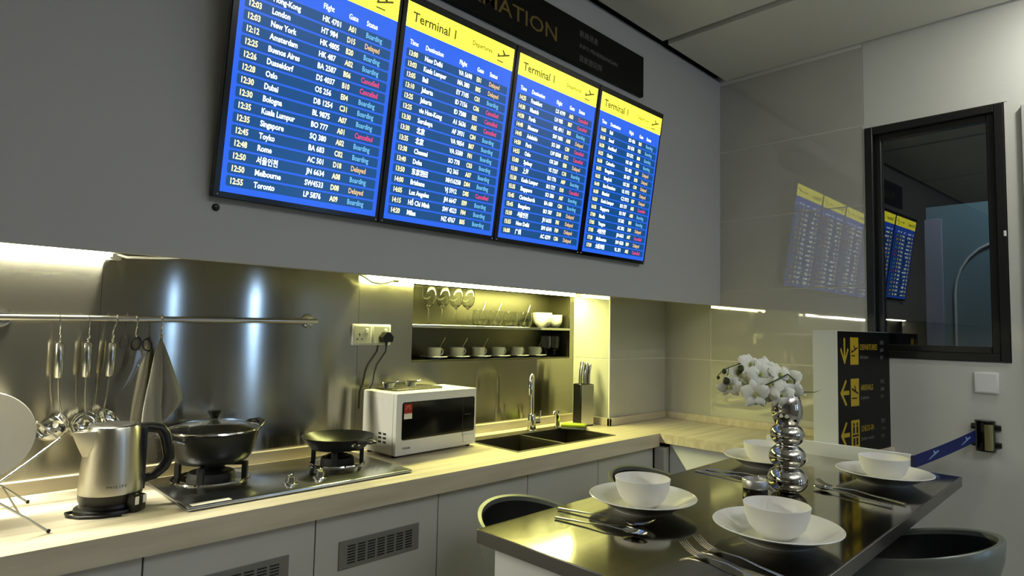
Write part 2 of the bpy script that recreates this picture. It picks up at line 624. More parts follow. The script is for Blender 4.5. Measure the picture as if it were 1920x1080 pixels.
for x0, x1 in ((-1.38, 0.4532), (0.4542, 1.3705)):
    steel_part('steel_sheet', MB().box((x0, 0.0, 0.90), (x1, 0.010, 1.612)))
mb = MB()
mb.box((1.3718, 0.0, 0.90), (NX0, 0.010, 1.612))
mb.box((NX1, 0.0, 0.90), (X1 - 0.002, 0.010, 1.612))
mb.box((NX0, 0.0, 0.90), (NX1, 0.010, NZ0 - 0.008))
mb.box((NX0, 0.0, NZ1), (NX1, 0.010, 1.612))
steel_part('steel_sheet', mb)
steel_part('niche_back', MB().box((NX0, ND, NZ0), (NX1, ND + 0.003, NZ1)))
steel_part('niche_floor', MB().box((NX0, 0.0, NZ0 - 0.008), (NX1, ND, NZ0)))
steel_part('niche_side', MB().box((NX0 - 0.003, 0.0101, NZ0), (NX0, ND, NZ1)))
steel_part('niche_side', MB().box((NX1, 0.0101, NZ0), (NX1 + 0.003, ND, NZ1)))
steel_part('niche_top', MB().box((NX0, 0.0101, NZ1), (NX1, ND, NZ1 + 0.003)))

# ------------------------------------------------------------------ LED strips under the upper wall
for nm, x0, x1, key, lab in (('led_strip', -1.38, 0.474, 'led_l', 'glowing white strip light above the hanging utensils'),
                             ('led_strip', 1.385, 2.745, 'led_r', 'glowing yellowish strip light above the glass shelf')):
    t = thing(nm, lab, 'light', (x0, -0.03, 1.60))
    MB().box((0, -0.012, 0.002), (x1 - x0, 0.012, 0.011)).build('profile', M['led_profile'], t, None)
    MB().box((0.003, -0.010, -0.015), (x1 - x0 - 0.003, 0.010, 0.002), 0.003).build('diffuser', M[key + '_cover'], t)
    MB().add([(0.006, -0.008, -0.0155), (0.006, 0.008, -0.0155), (x1 - x0 - 0.006, 0.008, -0.0155), (x1 - x0 - 0.006, -0.008, -0.0155)], [(0, 1, 2, 3)]).build('led_tape', M[key], t, None)

t = thing('strip_light_cable', 'loose white cable end dangling under the upper wall above the towel', 'cable', (0.474, -0.03, 1.6))
MB().tube([(0.0, 0, 0.0), (0.03, -0.03, -0.012), (0.09, -0.2, -0.02), (0.12, -0.42, -0.028), (0.10, -0.555, -0.032)], 0.004, 8).build('wire', M['cable_white'], t)
MB().box((-0.015, -0.01, -0.022), (0.02, 0.008, 0.0), 0.003).build('connector', M['cable_white'], t)
t = thing('strip_light_cable', 'slack white cable loop hanging at the left end of the yellowish strip light', 'cable', (1.385, -0.03, 1.6))
MB().tube([(-0.06, -0.03, 0.0), (-0.03, -0.035, -0.012), (0.0, -0.04, -0.03), (0.04, -0.04, -0.034), (0.09, -0.03, -0.024), (0.13, -0.01, -0.012)], 0.0035, 8).build('wire', M['cable_white'], t)
MB().box((0.12, -0.018, -0.02), (0.15, -0.002, -0.009), 0.002).build('connector', M['cable_white'], t)

# ------------------------------------------------------------------ worktop (L shape with sink cut-out and upstand)
XC, CY = 2.779, -0.569
SX0, SX1, SY0, SY1 = 1.862, 2.55, -0.468, -0.085
ct = thing('worktop', 'pale wood laminate worktop running along the steel wall and round the corner', 'worktop')
mb = MB()
zb_ = ZT - 0.04
mb.box((-1.38, CY, zb_), (SX0, -0.002, ZT))
mb.box((SX0, CY, zb_), (SX1, SY0, ZT))
mb.box((SX0, SY1, zb_), (SX1, -0.002, ZT))
mb.box((SX1, CY, zb_), (XC, -D1 - 0.002, ZT))
mb.box((SX1, -D1 - 0.002, zb_), (X1 - 0.002, -0.002, ZT))
mb.box((XC, CY, zb_), (XR - 0.002, -D1 - 0.002, ZT))
mb.box((XC, -1.475, zb_), (XR - 0.002, CY, ZT))
mb.build('slab', M['counter'], ct, None)
mb = MB()
mb.box((-1.38, CY, 0.815), (XC, CY + 0.02, zb_))
mb.box((XC, -1.10, 0.835), (XC + 0.02, CY + 0.02, zb_))
mb.build('front_edge', M['counter'], ct, None)
mb = MB()
mb.box((-1.38, -0.018, ZT), (X1 - 0.002, -0.001, 0.921), 0.002)
mb.box((X1 - 0.02, -D1 - 0.018, ZT), (X1 - 0.001, -0.018, 0.921), 0.002)
mb.box((X1 - 0.02, -D1 - 0.018, ZT), (XR - 0.002, -D1 - 0.001, 0.921), 0.002)
mb.box((XR - 0.02, -1.36, ZT), (XR - 0.001, -D1 - 0.018, 0.921), 0.002)
mb.build('upstand', M['counter'], ct)

# base cabinets
xs_ = [-1.37, -0.91, -0.45, 0.011, 0.471, 0.930, 1.393, 1.847, 2.31, 2.765]
grille_units = {0.930: (1.009, 1.310), 0.471: (0.548, 0.849)}
labs = {-1.37: 'white base cabinet at the very end of the worktop, far beyond the plates', -0.91: 'white base cabinet second from the end of the worktop, beyond the plates',
        -0.45: 'white base cabinet left of the kettle, at the near end of the worktop', 0.011: 'white base cabinet below the kettle',
        0.471: 'white base cabinet with vent grille below the lidded pot', 0.930: 'white base cabinet with vent grille below the frying pan',
        1.393: 'white base cabinet under the microwave, plain door', 1.847: 'white base cabinet under the left sink bowl',
        2.31: 'white base cabinet under the right sink bowl, in the corner'}
for x0, x1 in zip(xs_[:-1], xs_[1:]):
    t = thing('base_cabinet', labs[x0], 'cabinet', (x0, 0, 0), group='base cabinets under the long worktop')
    wd = x1 - x0
    zt_ = 0.60 if 1.8 < x0 < 2.4 else 0.835
    MB().box((0.001, -0.515, 0.1), (wd - 0.001, -0.02, zt_)).build('carcass', M['cabinet_in'], t, None)
    MB().box((0.002, -0.47, 0), (wd - 0.002, -0.44, 0.1)).build('plinth', M['cabinet_in'], t, None)
    d = MB().box((0.002, -0.54, 0.105), (wd - 0.002, -0.5155, 0.812 if zt_ > 0.7 else 0.812), 0.001).build('door', M['cabinet'], t)
    if x0 in grille_units:
        a, b = grille_units[x0]
        a -= x0
        b -= x0
        mb = MB()
        mb.box((a, -0.544, 0.638), (b, -0.5402, 0.724), 0.001)
        mb.build('vent_grille', M['grille'], d)
        mb = MB()
        fw_ = (b - a - 0.05) / 7
        for k in range(7):
            for q in range(7):
                mb.quad(a + 0.025 + k * fw_ + 0.004, 0.652 + q * 0.0085, a + 0.025 + (k + 1) * fw_ - 0.004, 0.6565 + q * 0.0085, -0.5445)
        mb.build('vent_slots', M['black'], d, None, kind='stuff')

for k, (y0, y1, lab) in enumerate(((-1.10, -0.60, 'white base cabinet round the corner, beside the far end of the table'),
                                   (-1.472, -1.102, 'white base cabinet behind the far end of the table'))):
    t = thing('base_cabinet', lab, 'cabinet', (2.84, y0, 0), group='base cabinets under the short worktop')
    MB().box((0.0, 0.001, 0.1), (0.49, y1 - y0 - 0.001, 0.838)).build('carcass', M['cabinet_in'], t, None)
    MB().box((-0.02, 0.002, 0.105), (-0.0005, y1 - y0 - 0.002, 0.832), 0.001).build('door', M['white_metal'], t)
    MB().box((0.04, 0.002, 0.0), (0.06, y1 - y0 - 0.002, 0.1)).build('plinth', M['cabinet_in'], t, None)
t = thing('corner_filler', 'narrow white filler post in the inner corner of the base cabinets', 'panel', (2.77, -0.6, 0))
MB().box((0.0, 0.001, 0.1), (0.05, 0.055, 0.812), 0.001).build('post', M['cabinet'], t)
MB().box((0.0, 0.012, 0.0), (0.04, 0.055, 0.1)).build('plinth', M['cabinet_in'], t, None)

# low white ledge at the far end of the table
t = thing('white_ledge', 'low white ledge board standing along the far end of the table', 'ledge', (XC, 0, 0))
MB().box((-0.0005, -1.664, 0.8805), (0.016, -1.112, 0.945), 0.001).build('board', M['white_metal'], t)
MB().box((0.0, -1.660, 0.62), (0.014, -1.478, 0.8803)).build('support_plate', M['white_metal'], t, None)

# ------------------------------------------------------------------ screens
SCR_ROT = math.atan2(0.742 - 0.64, 2.42 - 1.725)
PITCH = 0.4925
ROWS = [
 [("12:00", "Hong-Kong", "HK 4701", "A01", "B"), ("12:03", "London", "HT 984", "D15", "D"), ("12:03", "New York", "HK 4805", "B20", "B"),
  ("12:12", "Amsterdam", "HK 487", "A02", "B"), ("12:25", "Buenos Aires", "BA 2587", "B06", "C"), ("12:26", "Dusseldorf", "DS 4037", "B10", "C"),
  ("12:28", "Oslo", "OS 256", "E04", "B"), ("12:30", "Dubai", "DB 1254", "C31", "B"), ("12:30", "Bologna", "BL 9875", "A07", "B"),
  ("12:35", "Kuala Lumpur", "BO 777", "A01", "C"), ("12:35", "Singapore", "SQ 380", "A02", "B"), ("12:45", "Toyko", "BA 683", "C02", "B"),
  ("12:48", "Rome", "AC 501", "D18", "D"), ("12:50", "서울인천", "JN 6634", "A08", "B"), ("12:50", "Melbourne", "SW4533", "D08", "D"),
  ("12:55", "Toronto", "LP 5876", "A09", "B")],
 [("13:00", "New Delhi", "VA 5698", "E01", "D"), ("13:03", "Kuala Lumpur", "MA 380", "B05", "D"), ("13:05", "Bali", "EY 7105", "C01", "B"),
  ("13:10", "Jakarta", "ID 7156", "C06", "C"), ("13:25", "Jakarta", "ID 7588", "E02", "C"), ("13:25", "vie Hon-Kong", "A1 5636", "A05", "C"),
  ("13:30", "Surubaya", "AF 3931", "C04", "B"), ("13:30", "北京", "VA 9054", "B07", "B"), ("13:35", "北京", "VA 5580", "F01", "B"),
  ("13:38", "Chennai", "SO 778", "C03", "B"), ("13:40", "Doha", "SQ 365", "A07", "B"), ("13:50", "东京羽田", "MH16258", "D04", "B"),
  ("14:00", "Brisbane", "VJ 5912", "D05", "C"), ("14:05", "Los Angeles", "JN 6647", "E09", "B"), ("14:15", "Hồ Chí Minh", "SW 4523", "F04", "B"),
  ("14:20", "Milan", "NZ 4767", "B05", "B")],
 [("14:25", "Frankfurt", "LX 4199", "A03", "C"), ("14:30", "Munich", "LH 985", "B07", "C"), ("14:30", "Perth", "HK 4911", "B03", "B"),
  ("14:40", "Moscow", "SW 1001", "A08", "D"), ("14:45", "Adelaide", "SO 369", "C09", "C"), ("14:50", "Paris", "LW 8768", "D12", "C"),
  ("14:55", "Oslo", "OS 269", "E08", "D"), ("15:00", "Sydney", "VS 7237", "C10", "B"), ("15:30", "上海", "BO 776", "A09", "B"),
  ("15:30", "Kuala Lumpur", "BO 777", "E18", "C"), ("15:35", "Singapore", "SO 380", "A07", "B"), ("15:45", "Christchurch", "BA 680", "C04", "B"),
  ("15:45", "Bangalore", "BO 707", "D10", "D"), ("15:50", "서울인천", "JH 6635", "F01", "D"), ("15:55", "New Delhi", "SW 6544", "F09", "D"),
  ("16:00", "广州", "AC 6299", "C06", "D")],
 [("16:05", "Bali", "SO 456", "B01", "B"), ("16:10", "Seoul", "SO 578", "F02", "B"), ("16:20", "Auckland", "SO 572", "B08", "B"),
  ("16:25", "Osaka", "HK 487", "B02", "B"), ("16:30", "Colombo", "TG 402", "A09", "D"), ("16:35", "Bangalore", "SB 457", "D05", "D"),
  ("16:35", "Bangkok", "OS 255", "C04", "D"), ("16:40", "San Francisco", "UL 9772", "E03", "D"), ("16:50", "Mumbai", "CZ 9772", "E07", "D"),
  ("16:50", "Kuala Lumpur", "BO 777", "A05", "C"), ("16:55", "Singapore", "SO 707", "A08", "B"), ("17:00", "Manila", "UI 202", "B01", "B"),
  ("17:05", "Yangon", "AC 502", "D09", "D"), ("17:05", "서울인천", "JN 6633", "A07", "C"), ("17:20", "Melbourne", "SW 4533", "B09", "D"),
  ("17:30", "大阪关西", "VL 371", "A02", "C")]]
STAT = {'B': 'Boarding', 'D': 'Delayed', 'C': 'Cancelled'}
SLAB = ['black departures screen whose list ends with Toronto, first and largest of the four',
        'black departures screen listing New Delhi at the top and Milan at the bottom',
        'black departures screen listing Frankfurt at the top, third along the row',
        'black departures screen whose list starts with Bali, at the far end of the row']


def plane_icon(mb, x, z, s, y):
    """take-off pictogram: fuselage, swept wing, tail, runway line"""
    mb.add([(x + p[0] * s, y, z + p[1] * s) for p in ((-1, -0.28), (-0.86, -0.42), (0.95, 0.22), (1.0, 0.36), (0.80, 0.38))], [(0, 1, 2, 3, 4)])
    mb.add([(x + p[0] * s, y - 0.0001, z + p[1] * s) for p in ((-0.30, 0.62), (-0.08, 0.62), (0.42, 0.10), (0.08, -0.02))], [(0, 1, 2, 3)][::-1] and [(3, 2, 1, 0)])
    mb.add([(x + p[0] * s, y - 0.0001, z + p[1] * s) for p in ((-0.95, 0.0), (-0.80, 0.05), (-0.60, -0.16), (-0.86, -0.26))], [(3, 2, 1, 0)])
    mb.add([(x + p[0] * s, y, z + p[1] * s) for p in ((-0.95, -0.86), (0.1, -0.86), (0.1, -0.72), (-0.95, -0.72))], [(0, 1, 2, 3)])
    return mb


for k in range(4):
    t = thing('departure_screen', SLAB[k], 'screen', (0.5525 + PITCH * k, -0.64, 1.725), (SCR_ROT, 0, 0), 'departure screens on the upper wall')
    W_, H_ = PITCH - 0.001, 0.703
    MB().box((0.0005, 0.0, -0.014), (W_, 0.024, H_), 0.002).build('housing', M['bezel'], t)
    MB().box((0.08, 0.024, 0.30), (W_ - 0.08, 0.060, 0.42), 0.002).build('wall_bracket', M['bezel'], t)
    L, R_ = 0.0165, W_ - 0.0125
    MB().quad(L, 0.002, R_, 0.678, -0.0008).build('display', M['scr_blue'], t, None)
    MB().quad(L, 0.600, R_, 0.678, -0.0014).build('header_band', M['scr_yellow'], t, None)
    mb = MB()
    mb.text('Terminal 1', 0.0410, L + 0.022, 0.6235, -0.0022, bold=0.022)
    mb.text('Departures', 0.0215, L + 0.268, 0.6315, -0.0022, xs=0.92, bold=0.02)
    plane_icon(mb, L + 0.412, 0.640, 0.030, -0.0022)
    mb.build('header_print', M['scr_olive'], t, None, merge=False)
    mb = MB()
    for s, u in (('Time', 0.022), ('Destination', 0.083), ('Flight', 0.223), ('Gate', 0.302), ('Status', 0.360)):
        mb.text(s, 0.0215, L + u, 0.5515, -0.0022, xs=0.72, bold=0.006)
    mb.build('column_titles', M['scr_white'], t, None, merge=False)
    wb, am, orr, pk, sk = MB(), MB(), MB(), MB(), MB()
    for r, (tm, de, fl, ga, stt) in enumerate(ROWS[k]):
        v1 = 0.538 - 0.0328 * r
        v0 = v1 - 0.0272
        MB().rrect(L + 0.013, v0, R_ - 0.013, v1, 0.004, -0.0014).build('row_bar', M['scr_bar'], t, None)
        vb = v0 + 0.0068
        am.text(tm, 0.0220, L + 0.024, vb, -0.0022, xs=0.72, bold=0.022)
        wb.text(de, 0.0220, L + 0.084, vb, -0.0022, xs=0.74, bold=0.018)
        wb.text(fl, 0.0220, L + 0.224, vb, -0.0022, xs=0.74, bold=0.016)
        am.text(ga, 0.0220, L + 0.304, vb, -0.0022, xs=0.70, bold=0.022)
        {'B': sk, 'D': orr, 'C': pk}[stt].text(STAT[stt], 0.0220, L + 0.362, vb, -0.0022, xs=0.70, bold=0.016)
    wb.build('route_lettering', M['scr_white'], t, None, merge=False)
    am.build('time_lettering', M['scr_amber'], t, None, merge=False)
    sk.build('boarding_lettering', M['scr_sky'], t, None, merge=False)
    orr.build('delayed_lettering', M['scr_orange'], t, None, merge=False)
    pk.build('cancelled_lettering', M['scr_pink'], t, None, merge=False)
    for xs in (0.012, W_ - 0.010):
        MB().ball((xs, -0.001, -0.006), 0.0028, 8).build('corner_screw', M['chrome'], t)

# information board above the screens
t = thing('information_sign', 'long black information board with gold capitals above the screens', 'sign', (0.55, PY, 2.53))
MB().box((0, -0.02, 0), (1.966, 0.0, 0.20), 0.002).build('board', M['sign_black'], t)
mb = MB()
mb.text('FLIGHT INFORMATION', 0.0875, 0.2, 0.053, -0.0212, bold=0.004, xs=1.0, width=1.122)
mb.build('gold_lettering', M['sign_gold'], t, None, merge=False)
mb = MB()
mb.text('航班讯息', 0.032, 1.472, 0.132, -0.0212, width=0.128)
mb.text('INFO PENERBANGAN', 0.026, 1.472, 0.080, -0.0212, width=0.275)
mb.text('民航登記所', 0.032, 1.472, 0.022, -0.0212, width=0.160)
mb.build('small_lettering', M['sign_grey'], t, None, merge=False)

t = thing('wall_sensor', 'small black round button on the grey wall below the first screen', 'sensor', (0.572, PY, 1.688), (PI / 2, 0, 0))
MB().lathe([(0, 0.006), (0.006, 0.006), (0.009, 0.004), (0.010, 0.0)], 18).build('button', M['black'], t)

# ------------------------------------------------------------------ utensil rail
RZ_ = 1.392
t = thing('utensil_rail', 'polished steel wall rail with round end brackets, hung with utensils', 'rail', (0.20, 0, 0))
MB().tube([(-0.02, -0.06, 1.3905), (0.955, -0.06, 1.404)], 0.009, 14).build('rod', M['steel'], t)
for x, z in ((0.012, 1.391), (0.945, 1.404)):
    b = MB().lathe([(0, 0.006), (0.020, 0.006), (0.026, 0.004), (0.028, 0)], 28, T(x, 0, z) @ RX(PI / 2)).build('bracket', M['chrome'], t)
    MB().tube([(x, -0.003, z), (x, -0.052, z)], 0.008, 12).build('bracket_arm', M['chrome'], b)


def hook(x, lab, dx=0.0):
    z = 1.391 + (x - 0.2) * 0.0139
    t = thing('hook', lab, 'hook', (x, -0.06, z), group='hooks on the utensil rail')
    p = [(0.0, 0.0165 * math.cos(a) * 1.0, 0.0165 * math.sin(a)) for a in [PI * 1.0, PI * 0.75, PI * 0.5, PI * 0.25, 0]]
    p = [(0, -q[1], q[2]) for q in p]
    p = [(0, 0.0115, -0.004), (0, 0.0110, 0.006), (0, 0.006, 0.0115), (0, -0.002, 0.0125), (0, -0.0095, 0.008), (0, -0.0115, 0), (dx * 0.5, -0.009, -0.018),
         (dx, -0.002, -0.040), (dx, 0.004, -0.050), (dx, 0.003, -0.058), (dx, -0.004, -0.062), (dx, -0.011, -0.057), (dx, -0.013, -0.050)]
    MB().tube(p, 0.0021, 8).build('wire', M['chrome'], t)
    return t


hl = ['steel S hook holding the ladle', 'steel S hook holding the deep serving spoon', 'steel S hook holding the slotted skimmer',
      'steel S hook holding the scissors', 'steel S hook holding the grey towel']
HX = [0.341, 0.414, 0.487, 0.541, 0.6125]
HD = [0.004, 0.003, -0.008, 0.0, 0.0]
for x, l, d in zip(HX, hl, HD):
    hook(x, l, d)


def ladle(name, x, lab, lean, bowl, axis, shallow=1.0, slots=False):
    t = thing(name, lab, 'utensil', (x, -0.066, 1.320))
    MB().ring((0, 0.0, 0.008), 0.007, 0.0018, 'X', 16, 6).build('hanging_loop', M['chrome'], t)
    h = MB()
    h.tube([(0, 0, 0.0), (0, 0, -0.004), (lean * 0.1, 0, -0.05), (lean * 0.2, 0, -0.098), (lean * 0.2, 0, -0.102)], [0.009, 0.0115, 0.0115, 0.011, 0.009], 14)
    h.build('handle', M['steel'], t)
    st = MB()
    ex, ez = bowl
    st.tube([(lean * 0.2, 0, -0.1), (lean * 0.5, 0, -0.16), (lean, 0, -0.205), (lean + (ex - lean) * 0.3, 0.002, -0.215)], [0.0048, 0.0045, 0.005, 0.007], 10, flat=0.6)
    st.build('stem', M['steel'], t)
    r = 0.044
    prof = []
    for i in range(9):
        a = PI / 2 * i / 8
        prof.append((r * math.sin(a), -r * shallow * math.cos(a)))
    inner = [(p[0] * 0.965, p[1] * 0.965 + 0.0003) for p in reversed(prof)]
    prof = prof + [(r * 1.02, 0.0006)] + inner
    ax = Vector(axis).normalized()
    X = T(ex, 0.004, ez) @ ax.to_track_quat('Z', 'Y').to_matrix().to_4x4()
    MB().lathe(prof, 30, X).build('bowl', M['chrome'], t)
    if slots:
        s = MB()
        for i in range(-2, 3):
            for j in range(-2, 3):
                if i * i + j * j < 7:
                    px, py = i * 0.012, j * 0.012
                    d = -math.sqrt(max(r * r - px * px - py * py, 0)) * shallow * 0.94
                    s.lathe([(0, d + 0.0006), (0.0035, d + 0.0006)], 8, X @ T(px, py, 0))
        s.build('slots', M['black'], t, None)
    return t


ladle('ladle', 0.345, 'round steel ladle hanging first on the rail, nearest the plates', 0.014, (-0.006, -0.240), (-0.62, -0.25, 0.70))
ladle('serving_spoon', 0.414, 'deep steel serving spoon hanging second on the rail, above the kettle', 0.006, (0.008, -0.245), (0.35, -0.80, 0.35))
ladle('skimmer', 0.478, 'slotted steel skimmer hanging third on the rail, beside the scissors', -0.012, (0.006, -0.238), (0.55, -0.55, 0.55), 0.6, True)

# scissors
t = thing('scissors', 'scissors with thin black finger loops hanging on the rail', 'scissors', (0.541, -0.070, 1.332))
for dx, dz, a in ((-0.0, -0.014, 0.25), (0.031, -0.018, -0.2)):
    MB().ring((0, 0, 0), 0.0155, 0.0026, 'Y', 24, 8, T(dx, 0, dz) @ RY(a), 0.82, 1.25).build('finger_loop', M['black'], t)
b = MB()
b.prism([(0.004, -0.035), (0.012, -0.036), (0.020, -0.07), (0.002, -0.11), (-0.030, -0.158), (-0.026, -0.145), (-0.006, -0.095)], 0.0, 0.002)
b.build('blade', M['steel'], t, None)
b = MB()
b.prism([(0.026, -0.038), (0.032, -0.036), (0.014, -0.085), (-0.018, -0.152), (-0.004, -0.11), (0.010, -0.07)], -0.0025, -0.0005)
b.build('blade', M['chrome'], t, None)
MB().lathe([(0, 0.0015), (0.004, 0.0012), (0.0045, -0.001)], 12, T(0.008, -0.003, -0.085) @ RX(PI / 2)).build('pivot', M['steel'], t)

# towel
t = thing('hand_towel', 'grey hand towel hanging folded from its corner on the rail', 'towel', (0.613, -0.066, 1.33))


def cloth(rows_, name, ph):
    rings = []
    for z, cx, wx, wy in rows_:
        rg = []
        for k in range(28):
            a = 2 * PI * k / 28
            m_ = 1 + 0.10 * math.sin(3 * a + ph + z * 9) + 0.06 * math.sin(7 * a + z * 23)
            rg.append((cx + wx * math.cos(a) * m_, wy * math.sin(a) * m_, z))
        rings.append(rg)
    return MB().loft(rings).build(name, M['towel'], t, 60)


cloth([(0.006, 0, 0.003, 0.003), (-0.01, 0, 0.006, 0.006), (-0.035, -0.003, 0.011, 0.010), (-0.08, -0.004, 0.017, 0.013), (-0.15, -0.008, 0.022, 0.015),
       (-0.22, -0.012, 0.026, 0.016), (-0.30, -0.012, 0.030, 0.017), (-0.37, -0.006, 0.033, 0.018), (-0.39, -0.004, 0.028, 0.013), (-0.393, -0.004, 0.010, 0.006)], 'long_fold', 0.4)
cloth([(-0.01, 0.004, 0.004, 0.004), (-0.05, 0.012, 0.012, 0.008), (-0.10, 0.022, 0.020, 0.010), (-0.16, 0.036, 0.028, 0.011), (-0.195, 0.042, 0.030, 0.011),
       (-0.22, 0.034, 0.026, 0.010), (-0.25, 0.018, 0.018, 0.008), (-0.262, 0.010, 0.006, 0.004)], 'side_fold', 1.7)
MB().ring((0, 0, 0.012), 0.007, 0.0014, 'X', 16, 6).build('hanging_loop', M['towel'], t)

# ------------------------------------------------------------------ plates in a wire rack
t = thing('dish_rack', 'folding wire dish rack with crossed legs at the near end of the worktop', 'rack', (0, 0, ZT))
for y in (-0.12, -0.45):
    MB().tube([(0.289, y, 0.004), (0.243, y, 0.045), (0.195, y, 0.085), (0.166, y, 0.111), (0.08, y, 0.19), (0.035, y, 0.232)], 0.0028, 8).build('side_wire', M['steel'], t)
    MB().tube([(0.036, y, 0.004), (0.10, y, 0.058), (0.166, y, 0.1142), (0.235, y, 0.168), (0.2986, y, 0.2204)], 0.0028, 8).build('side_wire', M['steel'], t)
    for x in (0.289, 0.036):
        MB().ball((x, y, 0.0052), 0.005, 10).build('foot', M['black'], t)
    MB().ball((0.2986, y, 0.2204), 0.0042, 10).build('end_ball', M['steel'], t)
for x, z in ((0.2986, 0.2204), (0.036, 0.231), (0.166, 0.0985), (0.232, 0.0545)):
    MB().tube([(x, -0.12, z), (x, -0.452, z)], 0.0022, 8).build('cross_wire', M['steel'], t)


def plate_profile(r, h, t_=0.004, foot=0.55):
    return [(0, 0.004), (r * foot * 0.9, 0.004), (r * foot * 0.94, 0.0), (r * foot, 0.0), (r * foot * 1.03, 0.005), (r * 0.80, h * 0.62), (r * 0.985, h - 0.001), (r, h), (r * 0.99, h + 0.0025),
            (r * 0.80, h * 0.62 + t_), (r * foot * 1.08, 0.005 + t_), (r * foot * 0.95, 0.0035 + t_), (0, 0.0035 + t_)]


for k, (x, y, z, r, lab) in enumerate(((0.165, -0.24, 0.215, 0.113, 'large white plate standing in the wire rack, facing the camera'),
                                       (0.172, -0.205, 0.212, 0.110, 'white plate standing in the wire rack behind another plate'))):
    t = thing('dinner_plate', lab, 'plate', (x, y, ZT + z), (PI / 2 + 0.10, 0, 0), 'plates in the wire rack')
    MB().lathe(plate_profile(r, 0.020), 64).build('dish', M['ceramic'], t)

# ------------------------------------------------------------------ kettle
KX, KY = 0.443, -0.312
t = thing('electric_kettle', 'brushed steel electric kettle with black handle standing on its base', 'kettle', (KX, KY, ZT), (0, 0, math.radians(-8)))
MB().lathe([(0, 0), (0.081, 0), (0.084, 0.004), (0.082, 0.010), (0.072, 0.014), (0.070, 0.022), (0, 0.022)], 44).build('power_base', M['black'], t)
MB().lathe([(0, 0.0225), (0.071, 0.0225), (0.074, 0.030), (0.0755, 0.048), (0.0, 0.048)], 44).build('lower_collar', M['black'], t)
body = MB().lathe([(0, 0.0485), (0.0755, 0.0485), (0.076, 0.055), (0.0745, 0.085), (0.071, 0.135), (0.067, 0.185), (0.0645, 0.216), (0.063, 0.220), (0, 0.221)], 56).build('body', M['steel_kettle'], t)
MB().lathe([(0, 0.2275), (0.045, 0.2275), (0.056, 0.2265), (0.062, 0.2235), (0.063, 0.2205), (0.0, 0.2205)], 44).build('lid', M['steel'], t)
sp = []
for z, r, w_ in ((0.150, 0.078, 0.010), (0.175, 0.090, 0.020), (0.200, 0.101, 0.026), (0.216, 0.107, 0.028)):
    base = 0.071 - (z - 0.185) * 0.12 - 0.012
    sp.append([(-base, w_, z), (-base - (r - base) * 0.55, w_ * 0.75, z), (-r, 0, z), (-base - (r - base) * 0.55, -w_ * 0.75, z), (-base, -w_, z), (-base + 0.01, 0, z)])
s_ = MB().loft(sp).build('spout', M['steel_kettle'], t, 60)
s_.rotation_euler = (0, 0, math.radians(25))
hd = MB()
hp = [(0.050, 0, 0.212), (0.085, 0, 0.211), (0.112, 0, 0.205), (0.124, 0, 0.188), (0.134, 0, 0.140), (0.136, 0, 0.122), (0.124, 0, 0.098), (0.100, 0, 0.076), (0.078, 0, 0.070)]
hd.tube(hp, [0.014, 0.015, 0.0155, 0.016, 0.0155, 0.015, 0.014, 0.013, 0.012], 14, flat=0.85, up=(0, 1, 0))
hd.box((0.058, -0.014, 0.045), (0.079, 0.014, 0.215), 0.004, seg=2)
h_ = hd.build('handle', M['black'], t)
tg = MB().box((0.058, -0.020, -0.022), (0.100, 0.020, 0.022), 0.006, T(0, 0, 0.024), seg=2)
q = tg.build('switch_housing', M['black'], t)
q.rotation_euler = (0, 0, math.radians(-50))
for yy in (-0.0145, 0.0105):
    s2 = MB().box((0.0985, yy - 0.005, 0.022), (0.1025, yy + 0.007, 0.043), 0.0015).build('switch_tab', M['white_plastic'], q)
mb = MB()
for k_, ch in enumerate('PHILIPS'):
    a = math.radians(-100 + k_ * 5.2)
    X = RZ(a + PI / 2) @ T(0, -0.0757, 0)
    mb.text(ch, 0.0095, 0, 0.0690, 0.0, 'C', bold=0.02, X=X)
mb.build('logo', M['grey_print'], t, None, merge=False)
MB().tube([(-0.080, 0.0, 0.004), (-0.098, -0.008, 0.004), (-0.094, -0.040, 0.004), (-0.07, -0.072, 0.004), (-0.03, -0.092, 0.004), (0.02, -0.096, 0.004)], 0.0038, 8).build('cord', M['cable'], t)

# ------------------------------------------------------------------ gas hob
HZ = ZT + 0.012
t = thing('gas_hob', 'polished steel two burner gas hob set on the worktop', 'hob', (0, 0, ZT))
MB().box((0.585, -0.485, 0.0), (1.318, -0.072, 0.012), 0.005, seg=2).build('hob_plate', M['hob_steel'], t)
B1, B2 = (0.750, -0.180), (1.172, -0.225)
for bx_, by_, rr in ((B1[0], B1[1], 0.117), (B2[0], B2[1], 0.098)):
    X = T(bx_, by_, 0.0125)
    br = MB().lathe([(rr * 0.62, 0.002), (rr * 0.72, 0.0035), (rr * 0.90, 0.0015), (rr * 0.96, 0.005), (rr, 0.004), (rr * 1.02, 0.0)], 48, X).build('drip_ring', M['chrome'], t)
    br = MB().lathe([(rr * 0.60, 0), (rr * 0.60, 0.016), (rr * 0.56, 0.022), (rr * 0.40, 0.024), (rr * 0.36, 0.030), (0, 0.031)], 36, X).build('burner', M['black_iron'], t)
    for q in range(4):
        a = PI / 4 + q * PI / 2 + 0.15
        Xa = X @ RZ(a)
        mb = MB()
        mb.box((rr * 0.80, -0.010, 0.0), (rr * 0.94, 0.010, 0.052), 0.002, Xa)
        mb.box((rr * 0.36, -0.006, 0.041), (rr * 0.94, 0.006, 0.052), 0.002, Xa)
        mb.build('pan_support', M['black_iron'], t)
